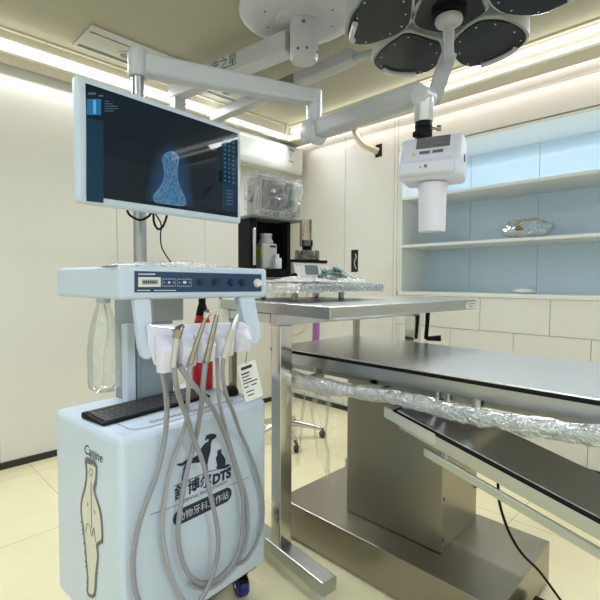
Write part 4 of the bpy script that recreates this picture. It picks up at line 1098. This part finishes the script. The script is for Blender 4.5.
# ---- flat monitor
MN0 = Vector((.411, 1.214, 0)); MN1 = Vector((.967, 1.250, 0))
mu = (MN1-MN0).normalized(); mang = math.degrees(math.atan2(mu.y, mu.x))
MW = (MN1-MN0).length
MF = frame((MN0.x, MN0.y, 0), mang)
MZ0, MZ1 = 1.449, 1.776
dm = thing('display_monitor', 'white-framed flat monitor showing a dark x-ray image of a paw bone, mounted on the pole', 'monitor', MF @ Vector((MW/2, .02, MZ0)))
MB(MF).box((0, 0, MZ0), (MW, .030, MZ1), .010, 3).build('casing', M['panelwhite'], dm)
MB(MF).box((.08, .026, MZ0+.05), (MW-.08, .06, MZ1-.06), .010, 3).build('rear_housing', M['panelwhite'], dm)
MB(MF).box((MW/2-.03, .055, 1.56), (MW/2+.03, .228, 1.64), .004).build('mount_bracket', M['grey_dark'], dm)
MB(MF).box((PX_.x-MN0.x-.03, .205, 1.555), (PX_.x-MN0.x+.03, .219, 1.645), .003).build('mount_clamp', M['grey_dark'], dm)
# screen: emissive picture, glossy glass
def screen_mat():
    m = bpy.data.materials.new('xray_screen'); m.use_nodes = True
    nt = m.node_tree; n = nt.nodes; L = nt.links; b = n['Principled BSDF']
    b.inputs['Base Color'].default_value = (.004, .007, .010, 1); b.inputs['Roughness'].default_value = .03; b.inputs['Coat Weight'].default_value = 0
    b.inputs['Specular IOR Level'].default_value = .3
    b.inputs['Emission Color'].default_value = (.002, .005, .008, 1); b.inputs['Emission Strength'].default_value = 1
    return m
def em(name, c_, s=1, rough=.05):
    return mat(name, (.005, .008, .012), rough, emit=c_, es=s, spec=.3)
M['scr'] = screen_mat()
sx0, sx1, sz0, sz1 = .024, MW-.018, MZ0+.020, MZ1-.018
scn = MB(MF).box((sx0, -.0012, sz0), (sx1, .004, sz1)).build('screen', M['scr'], dm)
SP = MF @ Vector((0, -.0018, 0)); sN = MF.to_3x3() @ Vector((0, -1, 0))
def mp(px, py): return hit(px, py, SP, sN)
def mpoly(pts, m, nm, th=0):
    mb = MB(); ppoly(pts, mb, sN, mp, None, th); return mb.build(nm, m, scn)
def Z4(x, y): return (70+x/3, 120+y/3)
SCRC = (.002, .005, .008)
# soft tissue halo: a smooth glow of the displayed picture
def halo_mat():
    m = bpy.data.materials.new('xray_soft_tissue'); m.use_nodes = True
    nt = m.node_tree; n = nt.nodes; L = nt.links; b = n['Principled BSDF']
    b.inputs['Base Color'].default_value = (.005, .008, .012, 1); b.inputs['Roughness'].default_value = .04
    at_ = n.new('ShaderNodeAttribute'); at_.attribute_name = 'glow'
    cr = n.new('ShaderNodeMix'); cr.data_type = 'RGBA'
    cr.inputs['A'].default_value = (*SCRC, 1); cr.inputs['B'].default_value = (.010, .035, .08, 1)
    L.new(at_.outputs['Fac'], cr.inputs['Factor']); b.inputs['Specular IOR Level'].default_value = .3; L.new(cr.outputs['Result'], b.inputs['Emission Color']); b.inputs['Emission Strength'].default_value = 1
    return m
def halo(pts_outer, cen, m, nm, th):
    pts = [mp(p.x, p.y) for p in closed_smooth(pts_outer, 6)]; c_ = mp(*cen)
    bm_ = bmesh.new(); K = 7; rings = []
    for k in range(1, K+1): rings.append([bm_.verts.new(c_.lerp(p, k/K)+sN*th) for p in pts])
    cv_ = bm_.verts.new(c_+sN*th)
    for q in range(len(pts)): bm_.faces.new((cv_, rings[0][q], rings[0][(q+1) % len(pts)]))
    for a, b in zip(rings, rings[1:]):
        for q in range(len(pts)): bm_.faces.new((a[q], b[q], b[(q+1) % len(pts)], a[(q+1) % len(pts)]))
    vals = [0.0]*(len(bm_.verts)); bm_.verts.index_update()
    for k, r_ in enumerate(rings):
        for v in r_: vals[v.index] = 1-((k+1)/K)**2
    vals[cv_.index] = 1
    me = bpy.data.meshes.new(nm); off = parent_loc(scn); bmesh.ops.translate(bm_, verts=bm_.verts, vec=-off); bm_.to_mesh(me); bm_.free()
    a_ = me.attributes.new('glow', 'FLOAT', 'POINT')
    for i_, v in enumerate(vals): a_.data[i_].value = v
    me.materials.append(m); o = bpy.data.objects.new(nm, me); COL.objects.link(o); o.parent = scn; return o
halo([Z4(*p) for p in [(224, 244), (230, 190), (245, 120), (275, 75), (310, 65), (345, 90), (362, 140), (368, 200), (372, 262), (300, 253), (250, 247)]], Z4(302, 215), halo_mat(), 'soft_tissue_image', .0002)
bone = [(283, 104), (300, 95), (318, 100), (326, 116), (322, 145), (322, 175), (330, 205), (342, 228), (346, 255), (320, 256), (285, 251), (255, 245), (250, 228), (262, 212), (276, 192), (284, 165), (280, 135), (277, 118)]
def bone_mat():
    m = bpy.data.materials.new('xray_bone'); m.use_nodes = True
    nt = m.node_tree; n = nt.nodes; L = nt.links; b = n['Principled BSDF']
    b.inputs['Base Color'].default_value = (.005, .008, .012, 1); b.inputs['Roughness'].default_value = .04
    tc = n.new('ShaderNodeTexCoord'); mpp = n.new('ShaderNodeMapping'); mpp.inputs['Scale'].default_value = (1, 1, .45)
    vz = n.new('ShaderNodeTexVoronoi'); vz.feature = 'DISTANCE_TO_EDGE'; vz.inputs['Scale'].default_value = 110
    cr = n.new('ShaderNodeMapRange'); cr.inputs['From Max'].default_value = .22; cr.inputs['To Min'].default_value = .75; cr.inputs['To Max'].default_value = .15
    mx = n.new('ShaderNodeMix'); mx.data_type = 'RGBA'; mx.inputs['A'].default_value = (.010, .042, .09, 1); mx.inputs['B'].default_value = (.06, .16, .28, 1)
    L.new(tc.outputs['Object'], mpp.inputs[0]); L.new(mpp.outputs[0], vz.inputs['Vector']); L.new(vz.outputs['Distance'], cr.inputs['Value']); L.new(cr.outputs[0], mx.inputs['Factor'])
    L.new(mx.outputs['Result'], b.inputs['Emission Color']); b.inputs['Emission Strength'].default_value = 1
    return m
mpoly([(p.x, p.y) for p in closed_smooth([Z4(*p) for p in bone], 3)], bone_mat(), 'bone_image', .0004)
mb = MB(); stroke(mb, [mp(p.x, p.y) for p in closed_smooth([Z4(*p) for p in bone], 3)], .0012, sN, None, .0006, True); mb.build('bone_outline', em('xray_edge', (.09, .21, .34)), scn)
# interface strips and thumbnails of the viewer software
mb = MB()
def mrect(mb, x0, y0, x1, y1, th=.0003):
    ppoly([(x0, y0), (x1, y0), (x1, y1), (x0, y1)], mb, sN, mp, None, th)
mrect(mb, 86.5, 99, 101, 115); mb.build('thumbnail', em('screen_thumb', (.01, .09, .19)), scn)
mb = MB(); mrect(mb, 93, 100, 96, 114, .0005); mb.build('thumbnail_figure', em('screen_thumb2', (.06, .25, .40)), scn)
mb = MB(); 
ppoly([(86.3, 117), (103.5, 121), (103.5, 203), (86.3, 201)], mb, sN, mp, None, .0001); mb.build('side_column', em('screen_col', (.003, .018, .035)), scn)
mb = MB(); ppoly([(222, 135), (237.3, 139), (236, 213), (221.5, 210.5)], mb, sN, mp, None, .0001); mb.build('tool_column', em('screen_tools', (.003, .014, .028)), scn)
mb = MB()
for k in range(5): mrect(mb, 104.5, 101+k*2.4, 109+(k*37 % 11)+(8 if k == 3 else 0), 101.8+k*2.4)
mrect(mb, 88, 92.5, 96, 94.6); mrect(mb, 98.5, 95, 103.5, 96.6)
for r_ in range(10):
    for c_ in range(3): mrect(mb, 224+c_*4.2, 140+r_*4.4+c_*1.1, 226+c_*4.2, 141.8+r_*4.4+c_*1.1)
for k in range(5): mrect(mb, 226, 190+k*3.4, 233, 191+k*3.4)
o = mb.build('interface_text', em('screen_text', (.035, .075, .11)), scn); o['kind'] = 'stuff'
# small power lead under the monitor
tag(MB().tube([MF @ Vector((.155, .045, MZ0+.03)), dep(127.5, 211, 1.33), dep(131, 216, 1.33), dep(140, 220, 1.34), dep(149, 216, 1.35), dep(153, 210, 1.36), dep(154, 222, 1.36), dep(158, 229, 1.37), dep(163, 226, 1.38), dep(167, 214, 1.39), MF @ Vector((.28, .05, MZ0+.03))], .0035, 10).build('power_cord', M['rubber'], None, dep(127, 211, 1.33)), 'black cable looping just below the bottom edge of the display monitor', 'cord')
tag(MB().tube([dep(155, 213, 1.38), dep(161, 224, 1.38), dep(160.5, 236, 1.38), dep(162, 248, 1.39), dep(170, 261, 1.40), dep(176, 266, 1.40)], .0022, 8).build('cable', M['rubber'], None, dep(155, 213, 1.38)), 'thin black cable dangling from the display monitor to the cart head', 'cord')
# crumpled protective film lying on the cart head
hc_ = (FLp+FRp+BRp+BLp)/4
HFr = frame((hc_.x, hc_.y, 0), math.degrees(math.atan2(pu.y, pu.x)))
tag(MB().sheet(crum(-.01, -.03, .43, .27, PZ1+.001, .018, 12, HFr), 60, 40).build('plastic_sheet', M['wrap_dense'], None, HFr @ Vector((0, 0, PZ1))), 'white crumpled plastic film spread over the top of the dental cart head', 'packaging')

# ================================================================== THINGS ON AND AT THE CART
# clear bottle hanging under the head, left
def on(px, py, z): return dep(px, py, z)
bt = thing('clear_bottle', 'empty clear plastic bottle hanging under the left end of the cart head', 'bottle', on(104, 395, 1.38))
bc = on(104, 345, 1.38)
zt_ = PZ0+.0; r0 = 1.38/FPX
prof = [(0, -.285), (.030, -.290), (.040, -.282), (.0475, -.268), (.0475, -.10), (.045, -.12), (.049, -.17), (.0475, -.20)]
prof = [(0, -.290), (.020, -.284), (.034, -.292), (.046, -.280), (.0485, -.262), (.0478, -.235), (.0490, -.21), (.0485, -.17), (.044, -.12), (.035, -.075), (.025, -.04), (.017, -.020), (.016, .0)]
MB().lathe((bc.x, bc.y, zt_), prof, 40).build('bottle_body', M['clear'], bt)
MB().lathe((bc.x, bc.y, zt_), [(0, 0), (.020, 0), (.021, -.004), (.021, -.016), (.018, -.018), (0, -.018)], 28).build('bottle_cap', M['panelwhite'], bt)
MB().tube([(bc.x+.004, bc.y, zt_-.02), (bc.x+.012, bc.y-.003, zt_-.10), (bc.x+.0, bc.y, zt_-.18), (bc.x-.003, bc.y, zt_-.27)], .0028, 8).build('suction_tube', M['inklight'], bt)
# red bottle standing behind the hoses
rb_ = thing('red_bottle', 'red conical bottle with black neck standing on the cart behind the handpieces', 'bottle', (0, 0, 0))
rc = cf(.535, .32, CZ)
rb_.location = rc
MB().lathe(rc, [(0, 0), (.040, 0), (.044, .006), (.044, .10), (.042, .20), (.036, .27), (.025, .315), (0, .315)], 32).build('body', M['red'], rb_)
MB().lathe(rc, [(0, .312), (.027, .312), (.020, .345), (.015, .36), (.015, .395), (0, .395)], 28).build('neck', M['black'], rb_)
# keyboard
KF = frame(cf(.022, .145, CZ+.001), CA+3.5) 
kbT = thing('keyboard', 'black computer keyboard lying across the top of the dental cart', 'keyboard', KF @ Vector((.22, .07, 0)))
XX = Matrix(((0, 0, 1, 0), (1, 0, 0, 0), (0, 1, 0, 0), (0, 0, 0, 1)))
MB(KF).prism([(0, .0), (.140, .0), (.140, .020), (.125, .022), (.0, .009)], 0, .440, .004, 2, X=XX).build('case', M['black'], kbT)
def kz(y): return .009+(y/.125)*.013
widths = {0: 1.0}
nkey = 0
mb_keys = []
for row in range(6):
    y = .010+row*.0185+(0.003 if row == 5 else 0)
    x = .010
    if row == 0: ws = [1.25, 1.25, 1.25, 5.5, 1.25, 1.25, 1.25, .15, 1, 1, 1, .15, 2, 1]
    elif row == 1: ws = [2.25]+[1]*10+[2.0, .15+1, 1, .15+1, 1, 1]
    elif row == 2: ws = [1.75]+[1]*11+[2.25, .3+1, 1, 1, 1]
    elif row == 3: ws = [1.5]+[1]*12+[1.5, .15+1, 1, 1, 1, 1]
    elif row == 4: ws = [1]*13+[1.8, 1, 1, 1, 1, 1]
    else: ws = [1]*19
    tot = sum(ws); un = .420/tot
    for wk in ws:
        if wk > .5:
            a = KF @ Vector((x+.0008, y, kz(y))); 
            mb_keys.append((x, y, wk*un))
        x += wk*un
keymeshes = {}
nk = 0
for (x, y, wk) in mb_keys:
    if nk >= 100: break
    nk += 1
    key_ = round(wk, 4)
    if key_ not in keymeshes:
        k_ = MB(Matrix.Rotation(KF.to_euler().z, 4, 'Z'))
        k_.prism([(0, 0), (.0155, .0018), (.0145, .0065), (.0012, .0048)], .001, wk-.001, .0008, 1, X=XX)
        me = bpy.data.meshes.new('key'); k_.bm.to_mesh(me); k_.bm.free(); me.materials.append(M['key']); keymeshes[key_] = me
    o = bpy.data.objects.new('key', keymeshes[key_]); COL.objects.link(o); o.parent = kbT
    o.location = KF @ Vector((x, y, kz(y)-.001)) - kbT.location
mb = MB(KF)
for (x, y, wk) in mb_keys[nk:]:
    mb.prism([(y, kz(y)-.001), (y+.0155, kz(y)+.0008), (y+.0145, kz(y)+.0055), (y+.0012, kz(y)+.0038)], x+.001, x+wk-.001, .0008, 1, X=XX)
o = mb.build('keys', M['key'], kbT); o['kind'] = 'stuff'
# mouse
mc = cf(.555, .16, CZ)
mm = MB()
t = bmesh.new(); bmesh.ops.create_uvsphere(t, u_segments=28, v_segments=18, radius=1)
for v in t.verts:
    z = max(v.co.z, -.05)
    v.co = Vector((v.co.x*.031, v.co.y*.052*(1.0), (z+.05)*.033*(1-.15*v.co.y)))
Rm = Matrix.Translation(mc+Vector((0, 0, .001))) @ Matrix.Rotation(R(-35), 4, 'Z')
mm._merge(t, None, True, Rm)
ms = thing('computer_mouse', 'black computer mouse on the right corner of the dental cart top', 'mouse', mc)
mm.build('shell', M['black'], ms)
MB(Rm).lathe((-.004, .028, .030), [(0, 0), (.007, 0), (.008, .002), (.008, .006), (.007, .008), (0, .008)], 16, axis=(1, 0, 0)).build('scroll_wheel', M['grey_dark'], ms)
